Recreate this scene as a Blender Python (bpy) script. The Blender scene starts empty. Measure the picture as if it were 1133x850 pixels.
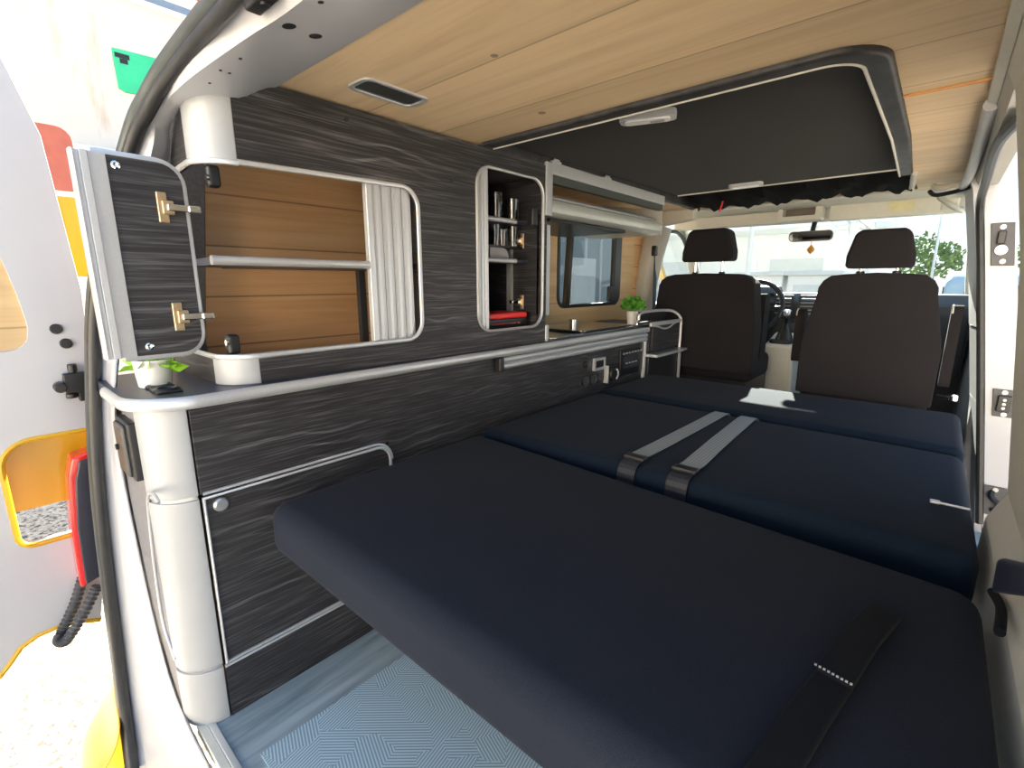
import bpy, bmesh, math, random
from mathutils import Vector, Matrix
random.seed(7)
R = math.radians
SC = bpy.context.scene
COL = SC.collection
H = 0.938          # camera height above the van floor; everything is written relative to the camera point and lifted at the end

# ------------------------------------------------------------------ camera model (used to measure, and for the camera itself)
F_PX, YAW, PIT = 531.0, R(41.31), R(11.94)
_fw = Vector((-math.sin(YAW)*math.cos(PIT), math.cos(YAW)*math.cos(PIT), -math.sin(PIT)))
_rt = Vector((math.cos(YAW), math.sin(YAW), 0)); _up = _rt.cross(_fw)
def on(px, py, ax, v):
    """photo measurement -> point on the real plane (axis ax) = v"""
    d = _fw + _rt*((px-566.5)/F_PX) - _up*((py-425)/F_PX)
    return d*(v/d['xyz'.index(ax)])

# ------------------------------------------------------------------ materials
MATS = {}
def nodes(name):
    m = bpy.data.materials.new(name); m.use_nodes = True
    nt = m.node_tree; nt.nodes.clear()
    out = nt.nodes.new('ShaderNodeOutputMaterial'); b = nt.nodes.new('ShaderNodeBsdfPrincipled')
    nt.links.new(b.outputs[0], out.inputs[0]); MATS[name] = m
    return m, nt, b, out
def coords(nt, scale=(1,1,1), rot=(0,0,0)):
    tc = nt.nodes.new('ShaderNodeTexCoord'); mp = nt.nodes.new('ShaderNodeMapping')
    mp.inputs['Scale'].default_value = scale; mp.inputs['Rotation'].default_value = rot
    nt.links.new(tc.outputs['Object'], mp.inputs[0]); return mp.outputs[0]
def ramp(nt, fac, stops):
    r = nt.nodes.new('ShaderNodeValToRGB'); cr = r.color_ramp
    while len(cr.elements) < len(stops): cr.elements.new(0.5)
    for e, (p, c) in zip(cr.elements, stops): e.position = p; e.color = (*c, 1)
    nt.links.new(fac, r.inputs[0]); return r.outputs[0]
def noise(nt, vec, scale, detail=3, rough=.5, dist=0):
    n = nt.nodes.new('ShaderNodeTexNoise'); n.inputs['Scale'].default_value = scale
    n.inputs['Detail'].default_value = detail; n.inputs['Roughness'].default_value = rough; n.inputs['Distortion'].default_value = dist
    nt.links.new(vec, n.inputs['Vector']); return n.outputs[0]
def math_(nt, op, a, b=None, c=None):
    n = nt.nodes.new('ShaderNodeMath'); n.operation = op
    for i, v in enumerate((a, b, c)):
        if v is None: continue
        if isinstance(v, (int, float)): n.inputs[i].default_value = v
        else: nt.links.new(v, n.inputs[i])
    return n.outputs[0]
def mixc(nt, fac, a, b, mode='MIX'):
    n = nt.nodes.new('ShaderNodeMix'); n.data_type = 'RGBA'; n.blend_type = mode
    for k, v in ((0, fac), (6, a), (7, b)):
        if isinstance(v, (int, float)): n.inputs[k].default_value = v
        elif isinstance(v, tuple): n.inputs[k].default_value = (*v, 1)
        else: nt.links.new(v, n.inputs[k])
    return n.outputs[2]
def bump(nt, b, h, strength=.2, dist=.002):
    n = nt.nodes.new('ShaderNodeBump'); n.inputs['Strength'].default_value = strength; n.inputs['Distance'].default_value = dist
    nt.links.new(h, n.inputs['Height']); nt.links.new(n.outputs[0], b.inputs['Normal'])
def mat(name, col, rough=.5, metal=0, var=.06, nscale=30, bmp=0, coat=0, spec=.5, sheen=0):
    m, nt, b, o = nodes(name)
    v = coords(nt); n = noise(nt, v, nscale, 4)
    lo = tuple(max(0, c*(1-var)) for c in col); hi = tuple(min(1, c*(1+var)) for c in col)
    nt.links.new(ramp(nt, n, [(.3, lo), (.7, hi)]), b.inputs['Base Color'])
    b.inputs['Roughness'].default_value = rough; b.inputs['Metallic'].default_value = metal
    b.inputs['Specular IOR Level'].default_value = spec
    if coat: b.inputs['Coat Weight'].default_value = coat; b.inputs['Coat Roughness'].default_value = .08
    if sheen: b.inputs['Sheen Weight'].default_value = sheen; b.inputs['Sheen Roughness'].default_value = .5
    if bmp: bump(nt, b, n, bmp)
    return m

def m_dark_wood(name, axis_scale, seed=0):
    m, nt, b, o = nodes(name)
    v = coords(nt, axis_scale)
    w = nt.nodes.new('ShaderNodeTexWave'); w.wave_type = 'BANDS'; w.bands_direction = 'Z'
    w.inputs['Scale'].default_value = 9; w.inputs['Distortion'].default_value = 9.0; w.inputs['Detail'].default_value = 2.0
    w.inputs['Detail Scale'].default_value = .4; w.inputs['Detail Roughness'].default_value = .55; w.inputs['Phase Offset'].default_value = seed
    nt.links.new(v, w.inputs['Vector'])
    v2 = coords(nt, (axis_scale[0]*7, axis_scale[1]*6, 300))
    fine = noise(nt, v2, 1.0, 3, .6)
    v3 = coords(nt, (axis_scale[0]*2, axis_scale[1]*2, 9)); patch = noise(nt, v3, 1.2, 2)
    line = ramp(nt, w.outputs[1], [(.86, (0,0,0)), (.99, (1,1,1))])
    lf = math_(nt, 'MULTIPLY', line, ramp(nt, patch, [(.50, (0,0,0)), (.70, (1,1,1))]))
    lf = math_(nt, 'MULTIPLY', lf, ramp(nt, fine, [(.35, (.25,)*3), (.7, (1,1,1))]))
    base = ramp(nt, fine, [(.3, (.010,.0095,.0105)), (.50, (.021,.0205,.023)), (.70, (.085,.082,.086))])
    c = mixc(nt, math_(nt, 'MULTIPLY', lf, .6), base, (.26,.26,.275))
    nt.links.new(c, b.inputs['Base Color']); b.inputs['Roughness'].default_value = .52
    bump(nt, b, fine, .25, .001)
    return m
def m_planks(name, seam_axis, width, grain_axis, cols, seam_dark=.35, offs=0):
    m, nt, b, o = nodes(name)
    sc = [26, 26, 26]; sc['xyz'.index(grain_axis)] = 1.3
    v = coords(nt, tuple(sc)); g = noise(nt, v, 1, 5, .6, .6)
    tc = nt.nodes.new('ShaderNodeTexCoord'); sp = nt.nodes.new('ShaderNodeSeparateXYZ'); nt.links.new(tc.outputs['Object'], sp.inputs[0])
    s = math_(nt, 'DIVIDE', math_(nt, 'ADD', sp.outputs['xyz'.index(seam_axis)], 10+offs), width)
    fr = math_(nt, 'FRACT', s); idx = math_(nt, 'FLOOR', s)
    wn = nt.nodes.new('ShaderNodeTexWhiteNoise'); wn.noise_dimensions = '1D'; nt.links.new(idx, wn.inputs['W'])
    base = ramp(nt, g, [(.25, cols[0]), (.5, cols[1]), (.75, cols[2])])
    tint = math_(nt, 'MULTIPLY_ADD', wn.outputs[0], .22, .88)
    hsv = nt.nodes.new('ShaderNodeHueSaturation'); nt.links.new(base, hsv.inputs['Color']); nt.links.new(tint, hsv.inputs['Value'])
    edge = math_(nt, 'LESS_THAN', math_(nt, 'MINIMUM', fr, math_(nt, 'SUBTRACT', 1, fr)), .0022/width)
    # knots
    vk = coords(nt, (5, 5, 5)); vo = nt.nodes.new('ShaderNodeTexVoronoi'); vo.inputs['Scale'].default_value = .75
    nt.links.new(vk, vo.inputs['Vector']); kn = math_(nt, 'LESS_THAN', vo.outputs['Distance'], .045)
    c = mixc(nt, math_(nt, 'MULTIPLY', edge, 1-seam_dark), hsv.outputs[0], tuple(x*.35 for x in cols[0]))
    c = mixc(nt, math_(nt, 'MULTIPLY', kn, .75), c, tuple(x*.3 for x in cols[0]))
    nt.links.new(c, b.inputs['Base Color']); b.inputs['Roughness'].default_value = .55
    return m
def m_fabric(name, col, sheen=.25, spec=.25):
    m, nt, b, o = nodes(name)
    v = coords(nt); n = noise(nt, v, 900, 2); n2 = noise(nt, v, 7, 3)
    c = ramp(nt, n, [(.35, tuple(x*.7 for x in col)), (.65, tuple(x*1.35 for x in col))])
    c = mixc(nt, .25, c, ramp(nt, n2, [(.3, tuple(x*.8 for x in col)), (.7, tuple(x*1.2 for x in col))]))
    nt.links.new(c, b.inputs['Base Color']); b.inputs['Roughness'].default_value = .9
    b.inputs['Specular IOR Level'].default_value = spec
    b.inputs['Sheen Weight'].default_value = sheen; b.inputs['Sheen Roughness'].default_value = .45
    bump(nt, b, n, .35, .001)
    return m
def m_glass(name, tint=(1,1,1), refl=.08, rough=.0):
    m, nt, b, o = nodes(name); nt.nodes.remove(b)
    t = nt.nodes.new('ShaderNodeBsdfTransparent'); g = nt.nodes.new('ShaderNodeBsdfGlossy'); g.inputs['Roughness'].default_value = rough
    v = coords(nt); n = noise(nt, v, 3, 2)
    nt.links.new(ramp(nt, n, [(.3, tuple(x*.98 for x in tint)), (.7, tint)]), t.inputs[0])
    f = nt.nodes.new('ShaderNodeFresnel'); f.inputs[0].default_value = 1.45
    mx = nt.nodes.new('ShaderNodeMixShader'); geo = nt.nodes.new('ShaderNodeNewGeometry')
    nt.links.new(math_(nt, 'MULTIPLY', math_(nt, 'MULTIPLY', f.outputs[0], refl/.04*.5), math_(nt, 'SUBTRACT', 1, geo.outputs['Backfacing'])), mx.inputs[0])
    nt.links.new(t.outputs[0], mx.inputs[1]); nt.links.new(g.outputs[0], mx.inputs[2]); nt.links.new(mx.outputs[0], o.inputs[0])
    return m
def m_mat_pattern(name):
    """pale blue grey vinyl mat with hatched cube pattern"""
    m, nt, b, o = nodes(name)
    v = coords(nt, (1, 1, 0))
    vo = nt.nodes.new('ShaderNodeTexVoronoi'); vo.voronoi_dimensions = '2D'; vo.distance = 'CHEBYCHEV'; vo.inputs['Scale'].default_value = 15; vo.inputs['Randomness'].default_value = .9
    mp = coords(nt, (1, 1.15, 0), (0, 0, R(30))); nt.links.new(mp, vo.inputs['Vector'])
    sep = nt.nodes.new('ShaderNodeSeparateXYZ'); nt.links.new(v, sep.inputs[0])
    wn = nt.nodes.new('ShaderNodeTexWhiteNoise'); wn.noise_dimensions = '3D'; nt.links.new(vo.outputs['Color'], wn.inputs['Vector'])
    k = math_(nt, 'FLOOR', math_(nt, 'MULTIPLY', wn.outputs[0], 2.999))
    ang = math_(nt, 'MULTIPLY_ADD', k, R(60), R(12))
    ph = math_(nt, 'ADD', math_(nt, 'MULTIPLY', sep.outputs[0], math_(nt, 'COSINE', ang)), math_(nt, 'MULTIPLY', sep.outputs[1], math_(nt, 'SINE', ang)))
    st = math_(nt, 'SINE', math_(nt, 'MULTIPLY', ph, 2*math.pi/.0062))
    c = ramp(nt, math_(nt, 'MULTIPLY_ADD', st, .5, .5), [(.3, (.46,.60,.68)), (.62, (.22,.31,.37))])
    nt.links.new(c, b.inputs['Base Color']); b.inputs['Roughness'].default_value = .55
    return m
def m_vinyl(name):
    m, nt, b, o = nodes(name)
    v = coords(nt, (22, 1.6, 1)); g = noise(nt, v, 1, 5, .65, .5)
    c = ramp(nt, g, [(.25, (.11,.15,.175)), (.5, (.27,.34,.38)), (.75, (.42,.50,.54))])
    nt.links.new(c, b.inputs['Base Color']); b.inputs['Roughness'].default_value = .45
    return m
def m_gravel(name):
    m, nt, b, o = nodes(name)
    v = coords(nt); vo = nt.nodes.new('ShaderNodeTexVoronoi'); vo.inputs['Scale'].default_value = 42; nt.links.new(v, vo.inputs['Vector'])
    n = noise(nt, v, 38, 3, .6); n2 = noise(nt, v, 1.2, 3)
    c = ramp(nt, n, [(.415, (.02,.016,.013)), (.455, (.46,.41,.345)), (.7, (.80,.74,.64))])
    c = mixc(nt, .5, c, ramp(nt, vo.outputs['Distance'], [(.0, (.75,.75,.75)), (.6, (.35,.35,.35))]), 'SOFT_LIGHT')
    c = mixc(nt, .25, c, ramp(nt, n2, [(.3, (.3,.27,.23)), (.7, (.6,.55,.46))]))
    nt.links.new(c, b.inputs['Base Color']); b.inputs['Roughness'].default_value = .95
    bump(nt, b, n, .6, .01)
    return m
def m_webbing(name, axis, col, pitch=.008):
    m, nt, b, o = nodes(name)
    tc = nt.nodes.new('ShaderNodeTexCoord'); sp = nt.nodes.new('ShaderNodeSeparateXYZ'); nt.links.new(tc.outputs['Object'], sp.inputs[0])
    s = math_(nt, 'SINE', math_(nt, 'MULTIPLY', sp.outputs['xyz'.index(axis)], 2*math.pi/pitch))
    nt.links.new(ramp(nt, math_(nt, 'MULTIPLY_ADD', s, .5, .5), [(.2, tuple(x*.72 for x in col)), (.6, col)]), b.inputs['Base Color'])
    b.inputs['Roughness'].default_value = .6
    return m
def m_stained(name, col, stain):
    m, nt, b, o = nodes(name)
    v = coords(nt, (1, 1.6, .35)); n = noise(nt, v, 2.2, 5, .7)
    nt.links.new(ramp(nt, n, [(.55, col), (.72, stain)]), b.inputs['Base Color']); b.inputs['Roughness'].default_value = .85
    return m

DW = m_dark_wood('dark_oak_laminate', (1.1, 1.1, 1)); DWU = m_dark_wood('dark_oak_laminate_upper', (1.0, 1.0, 1), 3.3)
CEILW = m_planks('pine_ceiling_boards', 'y', .215, 'x', [(.58,.41,.235), (.71,.525,.315), (.78,.60,.38)], .45, .05)
WALLW = m_planks('pine_wall_boards', 'z', .128, 'y', [(.58,.31,.135), (.73,.43,.21), (.78,.50,.27)], .3, .02)
PLYW = m_planks('pale_ply', 'z', .6, 'y', [(.50,.33,.16), (.62,.43,.22), (.68,.49,.27)], .5, .3)
SILVER = mat('silver_profile', (.60,.615,.63), .38, .55, .03, 200)
SILVER_D = mat('brushed_aluminium', (.50,.51,.52), .35, .8, .05, 120)
POSTW = mat('satin_silver_post', (.375,.39,.405), .42, .15, .02)
WHITE = mat('white_body_paint', (.49,.495,.52), .28, 0, .02, 10, 0, .3)
CREAM = mat('cream_headliner', (.62,.60,.53), .7, 0, .03, 60)
CREAMD = mat('beige_grey_plastic', (.50,.485,.44), .55, 0, .04, 60)
GREYP = mat('grey_trim_plastic', (.33,.33,.345), .5, 0, .05, 60)
GREYL = mat('pale_grey_trim', (.50,.505,.52), .5, 0, .04, 40)
FELT = mat('grey_brown_felt', (.23,.20,.175), .95, 0, .15, 160)
BLACK = mat('black_plastic', (.015,.015,.016), .38, 0, .1, 60)
RUBBER = mat('black_rubber_seal', (.02,.021,.022), .42, 0, .15, 40)
RUBG = mat('grey_green_rubber', (.055,.066,.064), .35, 0, .15, 30)
RIMR = mat('worn_black_edging', (.028,.028,.03), .55, 0, .6, 25)
VOID = mat('dark_interior_lining', (.03,.028,.028), .9)
FAB = m_fabric('navy_black_upholstery', (.0085,.0150,.0270), .03, .06)
FABM = m_fabric('navy_black_mattress_cloth', (.0130,.0165,.0255), .03, .06)
SEATF = m_fabric('charcoal_seat_cloth', (.020,.018,.0195), .03, .1)
BOARDF = m_fabric('black_carpet_lining', (.012,.0115,.011), .04)
BLACKF = m_fabric('black_strap_cloth', (.006,.007,.0095), .02, .1)
MATP = m_mat_pattern('hatched_blue_grey_mat'); VINYL = m_vinyl('grey_wood_vinyl')
GRAVEL = m_gravel('pale_gravel')
YELLOW = mat('yellow_paint', (.60,.35,.012), .35, 0, .04, 8, 0, .3)
GREEN = mat('green_board', (.03,.50,.26), .6, 0, .12, 4)
RED = mat('red_board', (.42,.12,.09), .6, 0, .15, 6)
REDP = mat('red_plastic', (.70,.03,.03), .3, 0, .05, 20)
REDL = mat('red_lamp_plastic', (.72,.02,.015), .15, 0, .04, 20, 0, .5)
BRASS = mat('nickel_brass_hinge', (.62,.47,.30), .3, .8, .08, 60)
CHROME = mat('chrome', (.78,.78,.78), .12, 1, .02)
STEEL = mat('stainless_steel', (.60,.61,.61), .22, .95, .03, 80)
DGLASS = mat('dark_glass_lid', (.045,.05,.052), .06, 0, .05, 20, 0, .6)
WORK = mat('dark_navy_worktop', (.036,.043,.066), .42, 0, .12, 300)
PANE = m_glass('clear_windscreen_glass', (.93,.97,.95), .05); TINT = m_glass('tinted_window_glass', (.55,.60,.60), .10)
TUMBL = m_glass('tumbler_glass', (.80,.82,.80), .35, .03)
POTW = mat('white_glazed_pot', (.80,.80,.79), .25, 0, .02, 10, 0, .4)
LEAF = mat('fresh_green_leaf', (.10,.32,.03), .45, 0, .35, 25); LEAFL = mat('bright_green_leaf', (.28,.60,.04), .4, 0, .2, 20)
SOIL = mat('potting_soil', (.05,.035,.025), .95)
BELT = m_webbing('grey_belt_webbing', 'x', (.30,.33,.345)); BELTB = m_webbing('black_belt_webbing', 'x', (.016,.018,.028))
LAMPP = mat('milky_lamp_lens', (.72,.72,.73), .3, 0, .02)
DASH = mat('blue_grey_dash', (.045,.052,.062), .6, 0, .08, 200)
WALLEXT = m_stained('white_rendered_wall', (.80,.79,.75), (.50,.40,.30))
SHED = mat('grey_blue_sheet_metal', (.30,.34,.37), .5, 0, .05, 3)
BUILD = mat('pale_building_wall', (.78,.78,.76), .8, 0, .05, 2)
BUILD2 = mat('grey_steelwork', (.60,.62,.63), .6, 0, .05, 4)
CARB = mat('pale_blue_car_paint', (.32,.42,.50), .25, 0, .03, 4, 0, .5)
TREE = mat('tree_leaves', (.10,.16,.05), .8, 0, .4, 4); BARK = mat('tree_bark', (.13,.09,.06), .9, 0, .3, 12)
CORDR = mat('red_cord', (.75,.04,.03), .5)
LABEL = mat('yellowed_warning_label', (.66,.60,.36), .6)
PINKW = mat('white_plastic', (.75,.75,.76), .4)
BLUEB = mat('slate_blue_band', (.20,.27,.36), .6)

# ------------------------------------------------------------------ mesh builder
class MB:
    def __init__(self): self.bm = bmesh.new()
    def add(self, verts, faces):
        vs = [self.bm.verts.new(v) for v in verts]
        for f in faces:
            try: self.bm.faces.new([vs[i] for i in f])
            except ValueError: pass
        return vs
    def box(self, lo, hi, mtx=None):
        x0,y0,z0 = lo; x1,y1,z1 = hi
        v = [Vector(p) for p in ((x0,y0,z0),(x1,y0,z0),(x1,y1,z0),(x0,y1,z0),(x0,y0,z1),(x1,y0,z1),(x1,y1,z1),(x0,y1,z1))]
        if mtx is not None: v = [mtx @ p for p in v]
        self.add(v, [(3,2,1,0),(4,5,6,7),(0,1,5,4),(1,2,6,5),(2,3,7,6),(3,0,4,7)]); return self
    def hexa(self, b, t):
        """bottom quad, top quad"""
        self.add(list(b)+list(t), [(3,2,1,0),(4,5,6,7),(0,1,5,4),(1,2,6,5),(2,3,7,6),(3,0,4,7)]); return self
    def tube(self, path, r, seg=10, closed=False, caps=True, rz=None):
        path = [Vector(p) for p in path]; n = len(path); rings = []
        prevn = None
        for i, p in enumerate(path):
            if closed: t = (path[(i+1) % n]-path[i-1])
            else: t = path[min(i+1, n-1)]-path[max(i-1, 0)]
            t.normalize()
            if prevn is None:
                a = Vector((0,0,1)) if abs(t.z) < .9 else Vector((1,0,0))
                nn = t.cross(a).normalized()
            else:
                nn = (prevn-t*prevn.dot(t))
                nn = nn.normalized() if nn.length > 1e-6 else t.orthogonal().normalized()
            prevn = nn; bb = t.cross(nn)
            rr = r[i] if isinstance(r, (list, tuple)) else r
            r2 = rr if rz is None else rz
            rings.append([self.bm.verts.new(p+nn*math.cos(2*math.pi*k/seg)*rr+bb*math.sin(2*math.pi*k/seg)*r2) for k in range(seg)])
        m = n if closed else n-1
        for i in range(m):
            a, b = rings[i], rings[(i+1) % n]
            for k in range(seg):
                try: self.bm.faces.new((a[k], a[(k+1) % seg], b[(k+1) % seg], b[k]))
                except ValueError: pass
        if caps and not closed:
            self.bm.faces.new(list(reversed(rings[0]))); self.bm.faces.new(rings[-1])
        return self
    def cyl(self, a, b, r, seg=20, r2=None): return self.tube([a, b], [r, r if r2 is None else r2], seg)
    def lathe(self, prof, c, seg=24, mtx=None):
        """prof: (radius, height) list, around z at c"""
        rings = []
        for r, h in prof:
            ring = []
            for k in range(seg):
                a = 2*math.pi*k/seg; p = Vector((r*math.cos(a), r*math.sin(a), h))
                if mtx is not None: p = mtx @ p
                ring.append(self.bm.verts.new(Vector(c)+p))
            rings.append(ring)
        for a, b in zip(rings, rings[1:]):
            for k in range(seg): self.bm.faces.new((a[k], a[(k+1) % seg], b[(k+1) % seg], b[k]))
        self.bm.faces.new(list(reversed(rings[0]))); self.bm.faces.new(rings[-1]); return self
    def plate(self, outer, holes, ax, v0, v1):
        """2D outline with holes, extruded along axis ax from v0 to v1. 2D axes: x->(y,z), y->(x,z), z->(x,y)"""
        def P(p, v): return {'x': (v, p[0], p[1]), 'y': (p[0], v, p[1]), 'z': (p[0], p[1], v)}[ax]
        tb = bmesh.new(); es = []; loops = []
        for lp in [outer]+list(holes):
            vs = [tb.verts.new((p[0], p[1], 0)) for p in lp]; loops.append(vs)
            for i in range(len(vs)): es.append(tb.edges.new((vs[i], vs[(i+1) % len(vs)])))
        bmesh.ops.triangle_fill(tb, use_beauty=True, edges=es, normal=(0,0,1))
        tb.verts.index_update()
        A = [self.bm.verts.new(P(v.co, v0)) for v in tb.verts]; B = [self.bm.verts.new(P(v.co, v1)) for v in tb.verts]
        for f in tb.faces:
            ix = [v.index for v in f.verts]
            self.bm.faces.new([A[i] for i in ix]); self.bm.faces.new([B[i] for i in reversed(ix)])
        for vs in loops:
            for i in range(len(vs)):
                a, b = vs[i].index, vs[(i+1) % len(vs)].index
                try: self.bm.faces.new((A[a], A[b], B[b], B[a]))
                except ValueError: pass
        tb.free(); return self
    def loft(self, curves):
        rows = [[self.bm.verts.new(p) for p in c] for c in curves]
        for a, b in zip(rows, rows[1:]):
            for i in range(len(a)-1): self.bm.faces.new((a[i], a[i+1], b[i+1], b[i]))
        return self
    def build(self, name, m, parent=None, smooth=False, bevel=0, seg=3, solid=0, subsurf=0):
        bmesh.ops.recalc_face_normals(self.bm, faces=self.bm.faces)
        me = bpy.data.meshes.new(name); self.bm.to_mesh(me); self.bm.free()
        me.materials.append(m)
        o = bpy.data.objects.new(name, me); COL.objects.link(o)
        if smooth or bevel:
            for p in me.polygons: p.use_smooth = True
        if solid:
            s = o.modifiers.new('solid', 'SOLIDIFY'); s.thickness = solid; s.offset = 0
        if bevel:
            b = o.modifiers.new('bevel', 'BEVEL'); b.width = bevel; b.segments = seg; b.limit_method = 'ANGLE'; b.angle_limit = R(35)
        if subsurf:
            s = o.modifiers.new('sub', 'SUBSURF'); s.levels = subsurf; s.render_levels = subsurf
        if bevel or (smooth and not subsurf):
            w = o.modifiers.new('wn', 'WEIGHTED_NORMAL'); w.keep_sharp = True
        if smooth and not bevel and not subsurf:
            try: me.set_sharp_from_angle(angle=R(40))
            except Exception: pass
        if parent is not None:
            o.parent = parent; pw = parent.location.copy(); pp = parent.parent
            while pp is not None: pw += pp.location; pp = pp.parent
            o.location = -pw
        return o
def thing(name, label, cat, loc, group=None):
    o = bpy.data.objects.new(name, None); COL.objects.link(o); o.location = loc; o.empty_display_size = .05
    o['label'] = label; o['category'] = cat
    if group: o['group'] = group
    return o
def tag(o, label, cat, group=None, kind=None):
    o['label'] = label; o['category'] = cat
    if group: o['group'] = group
    if kind: o['kind'] = kind
    return o
def struct(o, label=None):
    o['kind'] = 'structure'
    if label: o['label'] = label
    return o
def copy_tree(o, parent=None):
    c = o.copy(); COL.objects.link(c); c.parent = parent
    for ch in [x for x in bpy.data.objects if x.parent == o]: copy_tree(ch, c)
    return c
def rrect(u0, v0, u1, v1, r, n=6):
    rs = r if isinstance(r, (list, tuple)) else [r]*4     # corners: (u0,v0) (u1,v0) (u1,v1) (u0,v1)
    out = []
    for (cu, cv, a0), rr in zip(((u0,v0,180),(u1,v0,270),(u1,v1,0),(u0,v1,90)), rs):
        su = 1 if cu == u0 else -1; sv = 1 if cv == v0 else -1
        if rr <= 0: out.append((cu, cv)); continue
        for k in range(n+1):
            a = R(a0+90*k/n); out.append((cu+su*rr+rr*math.cos(a), cv+sv*rr+rr*math.sin(a)))
    return out
def arc(cx, cy, r, a0, a1, n=8): return [(cx+r*math.cos(R(a0+(a1-a0)*k/n)), cy+r*math.sin(R(a0+(a1-a0)*k/n))) for k in range(n+1)]
def smooth_path(pts, n=6):
    """Catmull-Rom"""
    P = [Vector(p) for p in pts]; out = []
    for i in range(len(P)-1):
        a = P[max(i-1,0)]; b = P[i]; c = P[i+1]; d = P[min(i+2,len(P)-1)]
        for k in range(n):
            t = k/n; out.append(.5*((2*b)+(c-a)*t+(2*a-5*b+4*c-d)*t*t+(3*b-3*c+d-a)*t**3))
    out.append(P[-1]); return out

# ================================================================== SETTING
# ---- floor, ceiling, walls
FZ = -.938
struct(MB().box((-1.43,.228,FZ-.03),(.25,3.9,FZ)).build('floor', VINYL), 'grey wood-look vinyl floor of the van')
WX = [(.39,.025),(.33,.05),(.04,.10),(-.44,.17),(-.938,.235)]
def wx(z):
    for (z0,x0),(z1,x1) in zip(WX, WX[1:]):
        if z >= z1: return x0+(x1-x0)*(z0-z)/(z0-z1)
    return WX[-1][1]
CZ = .39
cm = MB()
hole = rrect(-1.074, 1.075, -.135, 2.79, [.02,.07,.03,.02])
cm.plate([(-1.43,.492),(.028,.492),(.028,2.83),(-1.43,2.83)], [hole], 'z', CZ, CZ+.025)
struct(cm.build('ceiling', CEILW), 'pale pine board ceiling')
# board joint strip near right
struct(MB().box((-.125,1.392,CZ-.0035),(.028,1.404,CZ-.0005)).build('trim_ceiling_joint', mat('raw_orange_ply_edge', (.70,.33,.10), .6)), 'orange edge of the ceiling board joint')
# left wall: boards, with window opening
WLX = -1.41
wl = MB().plate([(.33,FZ),(2.86,FZ),(2.86,.40),(.33,.40)], [rrect(1.93,-.12,2.53,.29,.05)], 'x', WLX-.03, WLX)
struct(wl.build('wall_left', WALLW), 'pine boarded left inner wall')
struct(MB().plate([(.33,FZ),(.44,FZ),(.405,-.15),(.448,.24),(.46,.40),(.33,.40)], [], 'x', WLX+.0005, WLX+.012).build('trim_left_pillar', FELT, bevel=.006), 'grey felt lined rear pillar inside the cabinet')
# plain ply lining round the kitchen window
struct(MB().plate([(1.39,-.205),(2.70,-.205),(2.70,.235),(1.39,.235)], [rrect(1.93,-.12,2.53,.2349,[.05,.05,0,0])], 'x', WLX, WLX+.006).build('trim_window_lining', PLYW), 'pale plywood lining round the kitchen window')
# window
w = MB().plate(rrect(1.925,-.126,2.54,.30,.06), [rrect(1.945,-.108,2.472,.275,.045)], 'x', WLX-.02, WLX+.012).build('window_1', BLACK, bevel=.004); struct(w, 'black framed side window over the kitchen')
MB().box((WLX-.008,1.935,-.115),(WLX-.003,2.48,.28)).build('pane', TINT, w)
MB().hexa([(WLX-.012,2.0,-.11),(WLX+.012,2.0,-.11),(WLX+.012,2.03,-.11),(WLX-.012,2.03,-.11)],[(WLX-.012,2.03,.28),(WLX+.012,2.03,.28),(WLX+.012,2.06,.28),(WLX-.012,2.06,.28)]).build('mullion', BLACK, w)
MB().box((WLX+.004,2.40,-.10),(WLX+.022,2.455,-.02)).build('catch', BLACK, w, bevel=.005)
# right wall, rear part (up to the sliding door opening), header over the opening
WXR = [(.39,.025),(.33,.05),(.04,.10),(-.40,.15),(-.46,.128),(-.62,.122),(-.938,.122)]
def wall_strip(y0, y1, zs, th=.05, prof=None):
    def wx(z, P=prof or WX):
        for (z0,x0),(z1,x1) in zip(P, P[1:]):
            if z >= z1: return x0+(x1-x0)*(z0-z)/(z0-z1)
        return P[-1][1]
    m = MB(); ins = [[(wx(z), y, z) for z in zs] for y in (y0, y1)]; outs = [[(wx(z)+th, y, z) for z in zs] for y in (y0, y1)]
    n = len(zs)
    vs = m.add(ins[0]+ins[1]+outs[0]+outs[1], [])
    F = lambda *i: m.bm.faces.new([vs[k] for k in i])
    for i in range(n-1):
        F(i,i+1,n+i+1,n+i); F(2*n+i,3*n+i,3*n+i+1,2*n+i+1); F(i,2*n+i,2*n+i+1,i+1); F(n+i,n+i+1,3*n+i+1,3*n+i)
    F(0,n,3*n,2*n); F(n-1,3*n-1,4*n-1,2*n-1)
    return m
struct(wall_strip(.25,1.29,[.42,.33,.04,-.30,-.40,-.46,-.62,-.938], .05, WXR).build('wall_right', CREAM), 'pale grey right rear inner panel')
struct(wall_strip(1.29,2.46,[.42,.335]).build('wall_right_header', CREAMD), 'cream trim above the sliding door opening')
# sliding door opening seal
sp = [(wx(.31)+.02,1.42,.318),(wx(.31),1.7,.325),(wx(.29),2.1,.305),(wx(.25)-.005,2.36,.265),(wx(.15)-.004,2.44,.16),(wx(0)-.004,2.445,0),(wx(-.44)-.004,2.445,-.44),(wx(-.9),2.445,-.9)]
struct(MB().tube(smooth_path(sp), .012, 8).build('trim_sliding_door_seal', RUBBER, smooth=True), 'black seal round the sliding door opening')
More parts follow.
